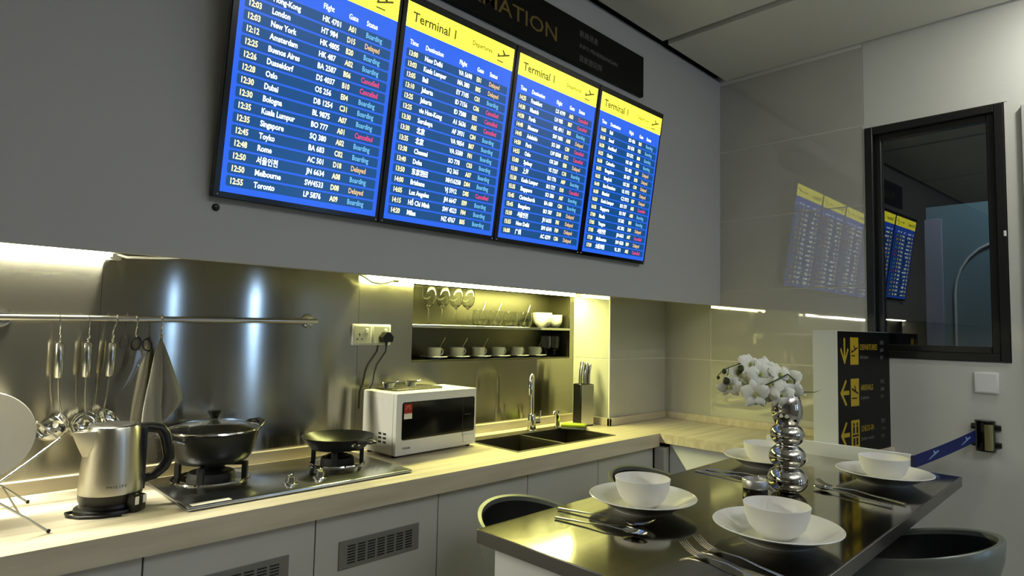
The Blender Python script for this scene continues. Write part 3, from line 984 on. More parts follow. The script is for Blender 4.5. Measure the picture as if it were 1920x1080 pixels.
for kx, ky in ((0.905, -0.415), (1.012, -0.398)):
    X = T(kx, ky, 0.0122)
    kn = MB().lathe([(0, 0.0), (0.021, 0), (0.022, 0.003), (0.015, 0.006), (0.0135, 0.022), (0.0, 0.0225)], 28, X).build('knob', M['chrome'], t)
    MB().box((-0.014, -0.004, 0.021), (0.014, 0.004, 0.031), 0.002, X @ RZ(0.6)).build('knob_grip', M['chrome'], kn)
MB().box((0.600, -0.476, 0.0121), (0.705, -0.452, 0.0126)).build('label', M['paper'], t, None)  # plain white strip near the front left corner of the plate

# ------------------------------------------------------------------ pot with glass lid
PZ0 = HZ + 0.0005 + 0.053
t = thing('cooking_pot', 'black two handled pot on the left burner', 'pot', (B1[0], B1[1], PZ0), (0, 0, math.radians(22)))
R0, R1, H1 = 0.105, 0.137, 0.095
MB().lathe([(0, 0), (0.088, 0), (0.099, 0.003), (0.109, 0.010), (0.118, 0.022), (0.126, 0.042), (R1 - 0.003, H1 - 0.014), (R1, H1), (R1 + 0.003, H1 + 0.002), (R1 - 0.001, H1 + 0.003),
            (R1 - 0.006, H1 - 0.014), (0.122, 0.042), (0.113, 0.022), (0.098, 0.008), (0.086, 0.005), (0, 0.005)], 64).build('pot_body', M['nonstick'], t)
for sgn in (1, -1):
    hb = MB()
    hb.tube([(sgn * (R1 - 0.004), -0.032, H1 - 0.016), (sgn * (R1 + 0.018), -0.030, H1 - 0.008), (sgn * (R1 + 0.018), 0.030, H1 - 0.008), (sgn * (R1 - 0.004), 0.032, H1 - 0.016)], 0.0045, 8)
    hb.build('handle_bracket', M['chrome'], t)
    hb = MB()
    hb.tube([(sgn * (R1 + 0.014), -0.042, H1 - 0.004), (sgn * (R1 + 0.042), -0.030, H1 + 0.008), (sgn * (R1 + 0.052), 0, H1 + 0.012), (sgn * (R1 + 0.042), 0.030, H1 + 0.008), (sgn * (R1 + 0.014), 0.042, H1 - 0.004)],
            [0.008, 0.011, 0.012, 0.011, 0.008], 12, flat=0.75)
    hb.build('handle', M['black'], t)
t = thing('pot_lid', 'domed glass lid with black knob on the pot', 'lid', (B1[0], B1[1], PZ0 + H1 + 0.0046))
dome = [(R1 + 0.001, 0.001), (R1 - 0.014, 0.009), (R1 * 0.72, 0.021), (R1 * 0.42, 0.030), (0.012, 0.034)]
MB().lathe(dome + [(p[0], p[1] - 0.003) for p in reversed(dome)], 64, closed=True).build('glass_dome', M['lid_glass'], t)
MB().ring((0, 0, 0.0030), R1 + 0.001, 0.0040, 'Z', 64, 8).build('steel_rim', M['chrome'], t)
MB().lathe([(0, 0.0335), (0.014, 0.0335), (0.016, 0.038), (0.009, 0.0405), (0, 0.0405)], 24).build('knob_plate', M['chrome'], t)
MB().lathe([(0, 0.0407), (0.0135, 0.0407), (0.015, 0.047), (0.0215, 0.0575), (0.0225, 0.061), (0.019, 0.0635), (0, 0.064)], 28).build('knob', M['black'], t)

# frying pan
t = thing('frying_pan', 'black frying pan with short handle on the right burner', 'pan', (B2[0], B2[1], PZ0), (0, 0, math.radians(-92)))
r = 0.130
MB().lathe([(0, 0), (0.092, 0), (0.097, 0.003), (r - 0.002, 0.040), (r, 0.044), (r - 0.003, 0.0445), (0.096, 0.0075), (0.088, 0.005), (0, 0.0045)], 64).build('pan_body', M['nonstick'], t)
hb = MB()
hb.tube([(r - 0.004, 0, 0.032), (r + 0.016, 0, 0.036), (r + 0.03, 0, 0.040)], [0.010, 0.008, 0.008], 12, flat=0.6)
hb.build('handle_bracket', M['chrome'], t)
hb = MB()
hb.tube([(r + 0.024, 0, 0.041), (r + 0.045, 0, 0.045), (r + 0.08, 0, 0.050), (r + 0.118, 0, 0.054), (r + 0.126, 0, 0.054)], [0.009, 0.012, 0.013, 0.012, 0.006], 14, flat=0.65)
hb.build('handle', M['black'], t)
MB().ring((r + 0.108, 0, 0.0615), 0.006, 0.002, 'Z', 16, 6).build('hanging_ring', M['chrome'], t)
mb = MB()
for dy in (-0.012, 0.012):
    MB().ball((r - 0.001, dy, 0.026), (0.003, 0.005, 0.005), 10).build('rivet', M['chrome'], t)


# ------------------------------------------------------------------ microwave
MA = math.radians(3.2)
t = thing('microwave', 'white microwave oven with black glass door between hob and sink', 'microwave', (1.391, -0.268, ZT), (0, 0, MA))
MW, MD, MH = 0.434, 0.222, 0.250
MB().box((0, 0.022, 0.010), (MW, MD, MH), 0.006, seg=2).build('casing', M['white_plastic'], t)
df = MB().box((0, 0.0, 0.010), (MW, 0.0215, MH), 0.005, seg=2).build('door', M['white_plastic'], t)
MB().rrect(0.028, 0.068, MW - 0.012, 0.215, 0.010, -0.0006, 5).build('glass_front', M['black_gloss'], df, None)
MB().box((0.352, -0.0012, 0.050), (0.3535, -0.0004, 0.215)).build('panel_line', M['grey_print'], df, None)
MB().box((0.357, -0.004, 0.024), (0.418, -0.0002, 0.056), 0.0015).build('door_button', M['white_plastic'], df)
MB().quad(0.362, 0.140, 0.400, 0.143, -0.0012).build('display_mark', M['grey_print'], df, None)
lb = MB().quad(0.037, 0.150, 0.077, 0.2075, -0.0009).build('energy_label', M['red'], df, None)
mb = MB().quad(0.037, 0.1495, 0.077, 0.1705, -0.0012)
mb.build('label_strip', M['paper'], lb, None)
mb = MB()
for k_ in range(5):
    a = PI * k_ / 4
    mb.add([(0.057 + 0.004 * math.cos(a), -0.0013, 0.190 + 0.004 * math.sin(a)), (0.057 + 0.013 * math.cos(a - 0.16), -0.0013, 0.190 + 0.013 * math.sin(a - 0.16)),
            (0.057 + 0.013 * math.cos(a + 0.16), -0.0013, 0.190 + 0.013 * math.sin(a + 0.16))], [(0, 1, 2)])
mb.build('label_star', M['gold_print'], lb, None)
MB().text('TOSHIBA', 0.0115, 0.032, 0.033, -0.0006, bold=0.02, width=0.042).build('logo', M['grey_print'], df, None, merge=False)
mb = MB()
for q in range(3):
    for p in range(2):
        mb.box((-0.0004, 0.060 + p * 0.030, 0.052 + q * 0.016), (0.003, 0.080 + p * 0.030, 0.060 + q * 0.016))
mb.build('side_vents', M['black'], t, None, kind='stuff')
MB().tube([(0.0, 0.055, 0.19), (0.0, 0.06, 0.205), (0.0, 0.075, 0.222), (0.0, 0.11, 0.228), (0.0, 0.205, 0.228)], 0.002, 6).build('side_ridge', M['white_plastic'], t)
mb = MB()
for x in (0.02, MW - 0.02):
    for y in (0.03, MD - 0.03):
        MB().lathe([(0, 0), (0.009, 0), (0.011, 0.0105), (0, 0.0105)], 14, T(x, y, 0)).build('foot', M['black'], t)

MX = Matrix.Translation((1.391, -0.268, ZT + MH)) @ RZ(MA)


def on_mw(x, y):
    p = MX @ Vector((x, y, 0.0003))
    return (p.x, p.y, p.z)


t = thing('oven_rack', 'dark wire rack lying on top of the microwave', 'rack', on_mw(0.055, 0.075), (0, 0, MA))
mb = MB()
mb.tube([(0, 0, 0.004), (0.24, 0, 0.004), (0.25, 0.01, 0.004), (0.25, 0.13, 0.004), (0.24, 0.14, 0.004), (0, 0.14, 0.004), (-0.01, 0.13, 0.004), (-0.01, 0.01, 0.004), (0, 0, 0.004)], 0.0038, 8)
mb.build('outer_frame', M['dark_steel'], t)
for k_ in range(11):
    MB().tube([(0.008 + 0.0225 * k_, 0.002, 0.006), (0.008 + 0.0225 * k_, 0.138, 0.006)], 0.0022, 6).build('wire', M['steel'], t)
dish = [(0, 0.0), (0.020, 0.0), (0.024, 0.003), (0.034, 0.018), (0.040, 0.020), (0.040, 0.0212), (0.033, 0.0195), (0.022, 0.0045), (0, 0.0035)]
for x, y, lab in ((0.075, 0.155, 'small shiny steel dish on the microwave, nearest the plug cable'), (0.190, 0.150, 'small shiny steel dish in the middle of the rack on the microwave')):
    p = on_mw(x, y)
    t = thing('steel_dish', lab, 'dish', (p[0], p[1], p[2] + 0.0083), group='steel dishes on the microwave')
    MB().lathe([(q[0] * 0.82, q[1]) for q in dish], 32).build('dish', M['chrome'], t)
    MB().tube([(0.030, 0, 0.020), (0.046, 0, 0.024), (0.052, 0.008, 0.024)], 0.003, 8).build('handle', M['chrome'], t)

# ------------------------------------------------------------------ sockets, plug
for k_, (x, lab) in enumerate(((1.340, 'white wall socket with three empty pin holes'), (1.4325, 'white wall socket with a black plug in it'))):
    t = thing('wall_socket', lab, 'socket', (x, 0.0, 1.309), group='twin sockets on the steel wall')
    MB().box((0, -0.012, 0), (0.0915, 0.0, 0.088), 0.003, seg=2).build('frame_plate', M['white_plastic'], t)
    MB().box((0.006, -0.0135, 0.007), (0.0855, -0.012, 0.080), 0.001).build('face_plate', M['grille'] if False else M['cabinet'], t)
    if k_ == 0:
        mb = MB()
        mb.box((0.029, -0.0138, 0.040), (0.033, -0.0125, 0.050))
        mb.box((0.017, -0.0138, 0.024), (0.025, -0.0125, 0.028))
        mb.box((0.039, -0.0138, 0.024), (0.047, -0.0125, 0.028))
        mb.build('pin_holes', M['black'], t, None)
    MB().box((0.058, -0.0165, 0.050), (0.072, -0.0125, 0.070), 0.002).build('rocker_switch', M['white_metal'], t)
t = thing('power_plug', 'black three pin plug with cable running down behind the microwave', 'plug', (1.490, -0.0138, 1.343))
X = T(0, 0, 0) @ RX(PI / 2)
MB().prism([(-0.022, -0.020), (0.022, -0.020), (0.026, 0.002), (0.008, 0.022), (-0.008, 0.022), (-0.026, 0.002)], -0.034, 0.0).build('plug_body', M['black'], t, None)
MB().tube([(0, -0.018, -0.018), (0.0, -0.018, -0.035)], [0.007, 0.005], 10).build('cable_boot', M['black'], t)
MB().tube([(0.0, -0.018, -0.034), (-0.003, -0.02, -0.06), (-0.018, -0.02, -0.08), (-0.045, -0.02, -0.115), (-0.058, -0.022, -0.15), (-0.064, -0.022, -0.19), (-0.085, -0.016, -0.23), (-0.09, -0.008, -0.30)], 0.0042, 8).build('cable', M['cable'], t)

# ------------------------------------------------------------------ wall shelf with glassware
Z1, Z2 = 1.401, NZ0
t = thing('niche_shelf', 'thin stainless shelf board dividing the glassware niche in two', 'shelf', (NX0, 0, 0))
MB().box((0.0005, 0.0, Z1 - 0.009), (NX1 - NX0 - 0.0005, ND - 0.0005, Z1), 0.0015).build('shelf_board', M['steel'], t)
MB().box((0.0005, -0.002, Z1 - 0.012), (NX1 - NX0 - 0.0005, 0.0005, Z1 + 0.001), 0.0008).build('front_lip', M['chrome'], t)

wg = [(0, 0), (0.032, 0.0), (0.033, 0.0015), (0.012, 0.0045), (0.0042, 0.010), (0.0036, 0.05), (0.004, 0.078), (0.010, 0.088), (0.026, 0.102), (0.035, 0.125), (0.036, 0.145), (0.031, 0.185),
      (0.0295, 0.185), (0.0345, 0.145), (0.0335, 0.126), (0.0245, 0.1035), (0.008, 0.0905), (0, 0.089)]
wl = ['stemmed wine glass at the left end of the upper shelf', 'second stemmed wine glass from the left on the upper shelf', 'third stemmed wine glass from the left on the upper shelf', 'stemmed wine glass next to the tumblers on the upper shelf']
t0 = None
for x, lab in zip((1.787, 1.870, 1.952, 2.028), wl):
    if t0 is None:
        t0 = thing('wine_glass', lab, 'glass', (x, 0.07, Z1 + 0.0005), group='wine glasses on the upper shelf')
        MB().lathe(wg, 32).build('glass', M['glass'], t0)
    else:
        dup(t0, (x, 0.07, Z1 + 0.0005), label=lab)
tb = [(0, 0.0), (0.027, 0.0), (0.031, 0.003), (0.039, 0.03), (0.040, 0.045), (0.036, 0.082), (0.0345, 0.082), (0.0382, 0.045), (0.037, 0.03), (0.029, 0.010), (0, 0.009)]
tl = ['glass tumbler beside the wine glasses on the upper shelf', 'second glass tumbler along the upper shelf', 'third glass tumbler along the upper shelf', 'glass tumbler beside the stacked bowls on the upper shelf']
spoon_l = ['thin steel teaspoon leaning in the first tumbler', 'thin steel teaspoon leaning in the second tumbler', None, 'thin steel teaspoon leaning in the tumbler beside the bowls']


def teaspoon(loc, lab, grp, L=0.105, tilt=0.62, az=0.0):
    t = thing('teaspoon', lab, 'spoon', loc, (0, tilt, az), grp)
    MB().tube([(0, 0, 0.012), (0, 0, 0.05), (0, 0, L)], [0.0018, 0.0020, 0.0034], 8, flat=0.5, up=(1, 0, 0)).build('handle', M['steel'], t)
    MB().ball((0, 0, 0.010), (0.003, 0.008, 0.012), 12).build('spoon_bowl', M['steel'], t)
    return t


t0 = None
for x, lab, sl in zip((2.113, 2.223, 2.333, 2.445), tl, spoon_l):
    if t0 is None:
        t0 = thing('tumbler', lab, 'glass', (x, 0.07, Z1 + 0.0005), group='tumblers on the upper shelf')
        MB().lathe(tb, 32).build('glass', M['glass'], t0)
    else:
        dup(t0, (x, 0.07, Z1 + 0.0005), label=lab)
    if sl:
        teaspoon((x - 0.014, 0.07, Z1 + 0.0125), sl, 'teaspoons in the tumblers', 0.122, 0.42)

sb = [(0, 0.0), (0.027, 0.0), (0.030, 0.004), (0.044, 0.016), (0.0525, 0.036), (0.0555, 0.064), (0.0532, 0.064), (0.0500, 0.037), (0.042, 0.019), (0.026, 0.008), (0, 0.007)]
bl = [('white bowl at the bottom of the left bowl stack on the upper shelf', 0), ('white bowl on top of the left bowl stack on the upper shelf', 1),
      ('white bowl at the bottom of the end bowl stack on the upper shelf', 0), ('white bowl on top of the end bowl stack on the upper shelf', 1)]
t0 = None
for i, (lab, lv) in enumerate(bl):
    x = 2.578 if i < 2 else 2.683
    y = 0.066 if i < 2 else 0.070
    loc = (x, y, Z1 + 0.0005 + lv * 0.020)
    sc_ = 1.0 if i < 2 else 0.86
    if t0 is None:
        t0 = thing('soup_bowl', lab, 'bowl', loc, group='stacked bowls on the upper shelf')
        MB().lathe(sb, 40).build('bowl_body', M['ceramic'], t0)
    else:
        q = dup(t0, loc, label=lab)
        q.scale = (sc_, sc_, sc_)

cups = (1.825, 1.967, 2.107, 2.246, 2.385, 2.525)
ordn = ['at the left end of the lower shelf', 'second from the left on the lower shelf', 'third from the left on the lower shelf', 'fourth from the left on the lower shelf', 'fifth from the left on the lower shelf', 'sixth along the lower shelf, by the stemmed glasses']
c0 = s0 = None
for x, od in zip(cups, ordn):
    loc = (x, 0.072, Z2 + 0.0005)
    if s0 is None:
        s0 = thing('saucer', 'white saucer under the cup ' + od, 'saucer', loc, group='saucers on the lower shelf')
        MB().lathe([(0, 0), (0.036, 0), (0.038, 0.002), (0.064, 0.010), (0.068, 0.012), (0.067, 0.0135), (0.036, 0.006), (0.026, 0.004), (0, 0.004)], 40).build('dish', M['ceramic'], s0)
        c0 = thing('coffee_cup', 'white coffee cup with side handle ' + od, 'cup', (x, 0.072, Z2 + 0.005), group='coffee cups on the lower shelf')
        MB().lathe([(0, 0.0), (0.026, 0), (0.030, 0.003), (0.0345, 0.014), (0.037, 0.05), (0.0355, 0.0505), (0.033, 0.015), (0.027, 0.006), (0, 0.005)], 40).build('cup_body', M['ceramic'], c0)
        MB().tube([(0.034, 0, 0.042), (0.046, 0, 0.043), (0.055, 0, 0.036), (0.056, 0, 0.026), (0.049, 0, 0.016), (0.034, 0, 0.013)], [0.005, 0.0045, 0.0042, 0.0042, 0.0045, 0.005], 10).build('handle', M['ceramic'], c0)
    else:
        dup(s0, loc, label='white saucer under the cup ' + od)
        dup(c0, (x, 0.072, Z2 + 0.005), label='white coffee cup with side handle ' + od)
    teaspoon((x + 0.004, 0.072, Z2 + 0.0125), 'steel teaspoon leaning in the cup ' + od, 'teaspoons in the coffee cups', 0.108, 0.62)

sg = [(0, 0), (0.022, 0.0), (0.023, 0.002), (0.008, 0.004), (0.0034, 0.008), (0.0034, 0.030), (0.010, 0.036), (0.026, 0.046), (0.030, 0.07), (0.029, 0.115), (0.0275, 0.115), (0.0283, 0.07), (0.0245, 0.048), (0.007, 0.039), (0, 0.038)]
t0 = None
for x, lab in ((2.628, 'small stemmed glass beside the last cup on the lower shelf'), (2.700, 'small stemmed glass at the far end of the lower shelf')):
    if t0 is None:
        t0 = thing('stemmed_glass', lab, 'glass', (x, 0.078, Z2 + 0.0005), group='small stemmed glasses on the lower shelf')
        MB().lathe(sg, 28).build('glass', M['glass'], t0)
    else:
        dup(t0, (x, 0.078, Z2 + 0.0005), label=lab)

# ------------------------------------------------------------------ sink, tap, soap, sponge, knives
t = thing('kitchen_sink', 'dark steel double bowl sink let into the worktop', 'sink', (0, 0, ZT))
mb = MB()
SX0, SX1 = SX0 + 0.001, SX1 - 0.001
SY0, SY1 = SY0 + 0.001, SY1 - 0.001
dm = (2.182, 2.200)
mb.box((SX0, SY0, -0.012), (SX1, SY0 + 0.016, 0.0015))
mb.box((SX0, SY1 - 0.075, -0.012), (SX1, SY1, 0.0015))
mb.box((SX0, SY0 + 0.016, -0.012), (SX0 + 0.016, SY1 - 0.075, 0.0015))
mb.box((SX1 - 0.016, SY0 + 0.016, -0.012), (SX1, SY1 - 0.075, 0.0015))
mb.box((dm[0], SY0 + 0.016, -0.012), (dm[1], SY1 - 0.075, -0.002))
mb.build('rim', M['dark_steel'], t, None)
for x0, x1 in ((SX0 + 0.016, dm[0]), (dm[1], SX1 - 0.016)):
    y0, y1 = SY0 + 0.016, SY1 - 0.075
    mb = MB()
    d = 0.17
    mb.box((x0, y0, -d), (x1, y1, -d + 0.002))
    mb.box((x0, y0, -d), (x0 + 0.002, y1, -0.012))
    mb.box((x1 - 0.002, y0, -d), (x1, y1, -0.012))
    mb.box((x0, y0, -d), (x1, y0 + 0.002, -0.012))
    mb.box((x0, y1 - 0.002, -d), (x1, y1, -0.012))
    b = mb.build('bowl', M['dark_steel'], t, None)
    MB().lathe([(0, 0.004), (0.03, 0.004), (0.036, 0.002), (0.038, 0.0)], 24, T((x0 + x1) / 2, (y0 + y1) / 2, -d + 0.002)).build('drain', M['chrome'], b)

t = thing('kitchen_tap', 'tall chrome gooseneck tap behind the sink', 'tap', (2.305, -0.125, ZT + 0.0018))
MB().lathe([(0, 0), (0.026, 0), (0.027, 0.004), (0.022, 0.008), (0.020, 0.05), (0.019, 0.078), (0.014, 0.086), (0, 0.086)], 28).build('tap_body', M['chrome'], t)
gp = [(0, 0, 0.08), (0, 0, 0.18), (0, 0, 0.240)]
for i in range(1, 8):
    a = PI * i / 8
    gp.append((-0.042 + 0.042 * math.cos(a), (-0.034 + 0.034 * math.cos(a)), 0.240 + 0.045 * math.sin(a)))
gp += [(-0.084, -0.068, 0.240), (-0.085, -0.069, 0.228)]
MB().tube(gp, 0.0105, 14).build('gooseneck', M['chrome'], t)
MB().tube([(-0.084, -0.068, 0.256), (-0.0855, -0.0695, 0.240), (-0.087, -0.071, 0.212), (-0.088, -0.072, 0.190)], [0.0115, 0.0135, 0.014, 0.0125], 16).build('spray_head', M['chrome'], t)
lv = MB().tube([(0.016, 0.0, 0.045), (0.045, -0.004, 0.045)], [0.014, 0.016], 14).build('valve', M['chrome'], t)
MB().tube([(0.043, -0.004, 0.048), (0.055, -0.005, 0.066), (0.058, -0.006, 0.098)], [0.006, 0.0045, 0.0045], 10).build('lever', M['chrome'], lv)

t = thing('soap_dispenser', 'chrome pump soap dispenser between tap and knife block', 'dispenser', (2.490, -0.135, ZT + 0.0018))
MB().lathe([(0, 0), (0.020, 0), (0.021, 0.004), (0.013, 0.008), (0.0115, 0.03), (0.0145, 0.036), (0.0165, 0.066), (0.0165, 0.088), (0, 0.09)], 24).build('pump_body', M['chrome'], t)
MB().tube([(0, 0, 0.084), (-0.018, -0.004, 0.088), (-0.036, -0.008, 0.084), (-0.044, -0.010, 0.072)], [0.006, 0.005, 0.0045, 0.004], 10).build('nozzle', M['chrome'], t)

t = thing('dish_sponge', 'green and grey washing sponge at the edge of the sink', 'sponge', (2.530, -0.215, ZT + 0.002), (0, 0, math.radians(-62)))
MB().box((-0.062, -0.038, 0.012), (0.062, 0.038, 0.026), 0.005, seg=2).build('foam', M['sponge'], t)
MB().box((-0.062, -0.038, 0.0), (0.062, 0.038, 0.0118), 0.003).build('scour_pad', M['sponge_pad'], t)

t = thing('knife_block', 'upright black and steel knife block in the corner', 'knife block', (2.674, -0.160, ZT + 0.0005), (0, 0, math.radians(-13)))
MB().box((-0.044, -0.034, 0), (0.044, 0.036, 0.222), 0.002).build('block', M['black'], t)
MB().box((-0.041, -0.0365, 0.006), (0.042, -0.0345, 0.220), 0.001).build('steel_front', M['steel'], t)
MB().box((-0.036, -0.028, 0.2222), (0.036, 0.030, 0.2232)).build('top_inset', M['black_iron'], t, None)
for k_, (kx, ky, hh, lab) in enumerate(((-0.026, -0.004, 0.118, 'knife with curved steel handle, first in the block from the sink'),
                                        (0.002, -0.006, 0.112, 'knife with curved steel handle, in the middle of the block'),
                                        (0.027, -0.004, 0.104, 'knife with curved steel handle, at the pier side of the block'))):
    p = Matrix.Translation((2.674, -0.160, ZT + 0.0005)) @ RZ(math.radians(-13)) @ Vector((kx, ky, 0.2236))
    t = thing('kitchen_knife', lab, 'knife', p, (0, 0, math.radians(-13)), 'knives in the block')
    MB().tube([(0, 0, 0), (0.000, 0, 0.03), (0.004, 0, 0.07), (0.012, 0, hh - 0.006), (0.015, 0, hh)], [0.008, 0.0085, 0.009, 0.0095, 0.006], 12, flat=1.35, up=(0, 1, 0)).build('handle', M['steel'], t)
    MB().tube([(0.0085, 0, 0.004), (0.0085, 0, 0.04), (0.0130, 0, 0.075), (0.0190, 0, hh - 0.010)], 0.0042, 8).build('grip_inlay', M['black'], t)

# ------------------------------------------------------------------ table
TX0, TX1, TY0, TY1, TZ = 1.06, 2.7775, -1.825, -1.115, 0.89
t = thing('dining_table', 'dark metal topped dining table with white side panels', 'table', (0, 0, 0))
MB().box((TX0 + 0.001, TY0 + 0.001, TZ - 0.030), (TX1, TY1 - 0.001, TZ), 0.0012).build('tabletop', M['tabletop'], t)
MB().box((TX0, TY0, TZ - 0.034), (TX0 + 0.004, TY1, TZ - 0.0006), 0.001).build('edge_band', M['table_edge'], t)
MB().box((TX0 + 0.004, TY0, TZ - 0.034), (TX1, TY0 + 0.006, TZ + 0.0006), 0.001).build('edge_band', M['table_edge'], t)
MB().box((TX0 + 0.004, TY1 - 0.004, TZ - 0.034), (TX1, TY1, TZ - 0.0006), 0.001).build('edge_band', M['table_edge'], t)
MB().box((TX0 + 0.03, TY0 + 0.03, 0), (TX0 + 0.07, TY1 - 0.035, TZ - 0.031), 0.002).build('end_panel', M['table_side'], t)
MB().box((TX1 - 0.34, TY0 + 0.22, 0), (TX1 - 0.30, TY1 - 0.035, TZ - 0.031), 0.002).build('end_panel', M['table_side'], t)
MB().box((TX0 + 0.07, (TY0 + TY1) / 2 - 0.02, 0.25), (TX1 - 0.34, (TY0 + TY1) / 2 + 0.02, TZ - 0.031), 0.002).build('stretcher_panel', M['table_side'], t)

# place settings
pl = [(1.532, -1.288, 'white plate nearest the left stools, on the sink side of the table'), (1.556, -1.656, 'white plate on the near side of the table, closest to the camera'),
      (2.460, -1.656, 'white plate at the far end of the table, in front of the belt barrier'), (2.385, -1.274, 'white plate at the far end of the table, behind the vase')]
bo = ['white bowl on the plate nearest the left stools', 'white bowl on the plate closest to the camera', 'white bowl on the plate in front of the belt barrier', 'white bowl on the far plate behind the vase']
p0 = b0 = None
bp = [(0, 0.0), (0.036, 0.0), (0.038, 0.004), (0.050, 0.011), (0.064, 0.026), (0.0735, 0.050), (0.0775, 0.078), (0.0757, 0.0785), (0.0712, 0.051), (0.0615, 0.028), (0.047, 0.014), (0.03, 0.008), (0, 0.007)]
for (x, y, lab), bl_ in zip(pl, bo):
    if p0 is None:
        p0 = thing('table_plate', lab, 'plate', (x, y, TZ + 0.0005), group='plates laid on the table')
        MB().lathe(plate_profile(0.148, 0.037, 0.004, 0.56), 72).build('dish', M['ceramic'], p0)
        MB().lathe([(0.1445, 0.0385), (0.147, 0.0400), (0.1495, 0.0388), (0.1495, 0.0375)], 72).build('rim_band', M['ceramic'], p0)
        b0 = thing('rice_bowl', bl_, 'bowl', (x, y, TZ + 0.0085), group='bowls on the table plates')
        MB().lathe(bp, 56).build('bowl_body', M['matte_ceramic'], b0)
    else:
        dup(p0, (x, y, TZ + 0.0005), label=lab)
        dup(b0, (x, y, TZ + 0.0085), label=bl_)


def fork(loc, ang, lab):
    t = thing('fork', lab, 'fork', loc, (0, 0, ang), 'forks on the table')
    MB().tube([(0, 0.0, 0.006), (0, -0.05, 0.010), (0, -0.10, 0.006), (0, -0.20, 0.0035)], [0.0026, 0.003, 0.0036, 0.0055], 8, flat=0.55, up=(0, 0, 1)).build('handle', M['steel'], t)
    MB().loft([[(-0.003, 0, 0.0045), (0.003, 0, 0.0045), (0.003, 0, 0.0065), (-0.003, 0, 0.0065)], [(-0.012, 0.016, 0.002), (0.012, 0.016, 0.002), (0.012, 0.016, 0.004), (-0.012, 0.016, 0.004)],
               [(-0.012, 0.030, 0.003), (0.012, 0.030, 0.003), (0.012, 0.030, 0.005), (-0.012, 0.030, 0.005)]]).build('neck', M['steel'], t)
    for k in range(4):
        x = -0.0102 + k * 0.0068
        MB().tube([(x, 0.028, 0.004), (x, 0.05, 0.008), (x, 0.070, 0.0165), (x, 0.077, 0.0215)], [0.0022, 0.002, 0.0018, 0.0010], 6).build('tine', M['steel'], t)
    return t


def spoon(loc, ang, lab, m=None):
    t = thing('table_spoon', lab, 'spoon', loc, (0, 0, ang), 'spoons on the table')
    MB().tube([(0, 0.0, 0.008), (0, -0.05, 0.010), (0, -0.10, 0.006), (0, -0.19, 0.0035)], [0.0028, 0.003, 0.0036, 0.0055], 8, flat=0.55, up=(0, 0, 1)).build('handle', M['steel'], t)
    v, f = [], []
    for i in range(9):
        rr = i / 8
        for k in range(24):
            a = 2 * PI * k / 24
            v.append((0.019 * rr * math.cos(a), 0.032 + 0.033 * rr * math.sin(a), 0.0015 + 0.0085 * rr * rr))
    for i in range(8):
        for k in range(24):
            f.append((i * 24 + k, i * 24 + (k + 1) % 24, (i + 1) * 24 + (k + 1) % 24, (i + 1) * 24 + k))
    n = len(v)
    v += [(p[0] * 0.97, 0.032 + (p[1] - 0.032) * 0.97, p[2] + 0.0009) for p in v]
    f += [tuple(q + n for q in reversed(z)) for z in f]
    for k in range(24):
        l = (k + 1) % 24
        f.append((8 * 24 + k, 8 * 24 + l, n + 8 * 24 + l, n + 8 * 24 + k))
    MB().add(v, f).build('spoon_bowl', m or M['chrome'], t)
    return t


TZc = TZ + 0.0004
fork((1.384, -1.335, TZc), math.radians(180 + 12), 'steel fork beside the plate nearest the left stools')
spoon((1.312, -1.375, TZc), math.radians(180 + 12), 'steel spoon with reddish reflection, beside the plate nearest the left stools')
fork((1.300, -1.612, TZc), math.radians(-14), 'steel fork at the near edge of the table, outer one of the pair')
fork((1.358, -1.615, TZc), math.radians(-14), 'steel fork next to the plate closest to the camera')
spoon((2.162, -1.585, TZc), math.radians(-16), 'steel spoon beside the plate in front of the belt barrier, vase side')
fork((2.215, -1.590, TZc), math.radians(-12), 'steel fork beside the plate in front of the belt barrier')
fork((2.100, -1.345, TZc), math.radians(180 + 2), 'steel fork behind the vase at the far plate')
spoon((2.160, -1.345, TZc), math.radians(180 + 3), 'steel spoon behind the vase at the far plate')

# vase of stacked mirror balls
VX, VY = 2.052, -1.488
t = thing('mirror_vase', 'tall mirror finish vase shaped like four stacked balls', 'vase', (VX, VY, TZ + 0.0005))
prof = [(0, 0.0), (0.036, 0.0)]


def arc(cz, rx, rz, a0, a1, n=12):
    return [(rx * math.cos(a), cz + rz * math.sin(a)) for a in [a0 + (a1 - a0) * i / n for i in range(n + 1)]]


prof += arc(0.040, 0.061, 0.046, -1.05, 0.98)
prof += arc(0.112, 0.056, 0.042, -0.92, 0.92)
prof += arc(0.181, 0.052, 0.040, -0.90, 0.90)
prof += arc(0.258, 0.047, 0.070, -0.84, 0.70, 16)
prof += [(0.0345, 0.3040), (0.0335, 0.3025)] + [(p[0] - 0.003, p[1]) for p in reversed(arc(0.258, 0.047, 0.070, -0.75, 0.62, 8))] + [(0, 0.205)]
MB().lathe(prof, 56).build('vase_body', M['mirror'], t)

# white orchids
t = thing('orchid_spray', 'arching spray of white orchids with dark buds standing in the vase', 'flowers', (VX, VY, TZ + 0.26))
CAMR = Vector((0.7097, -0.7042, 0.0)).normalized()
CAMF = Vector((0.7042, 0.7097, 0.0)).normalized()


def fp(px, py, d=0.0):
    """spray layout: px to the right of the vase axis (m), py above vase mouth (m), d depth away"""
    return CAMR * px + CAMF * d + Vector((0, 0, py))


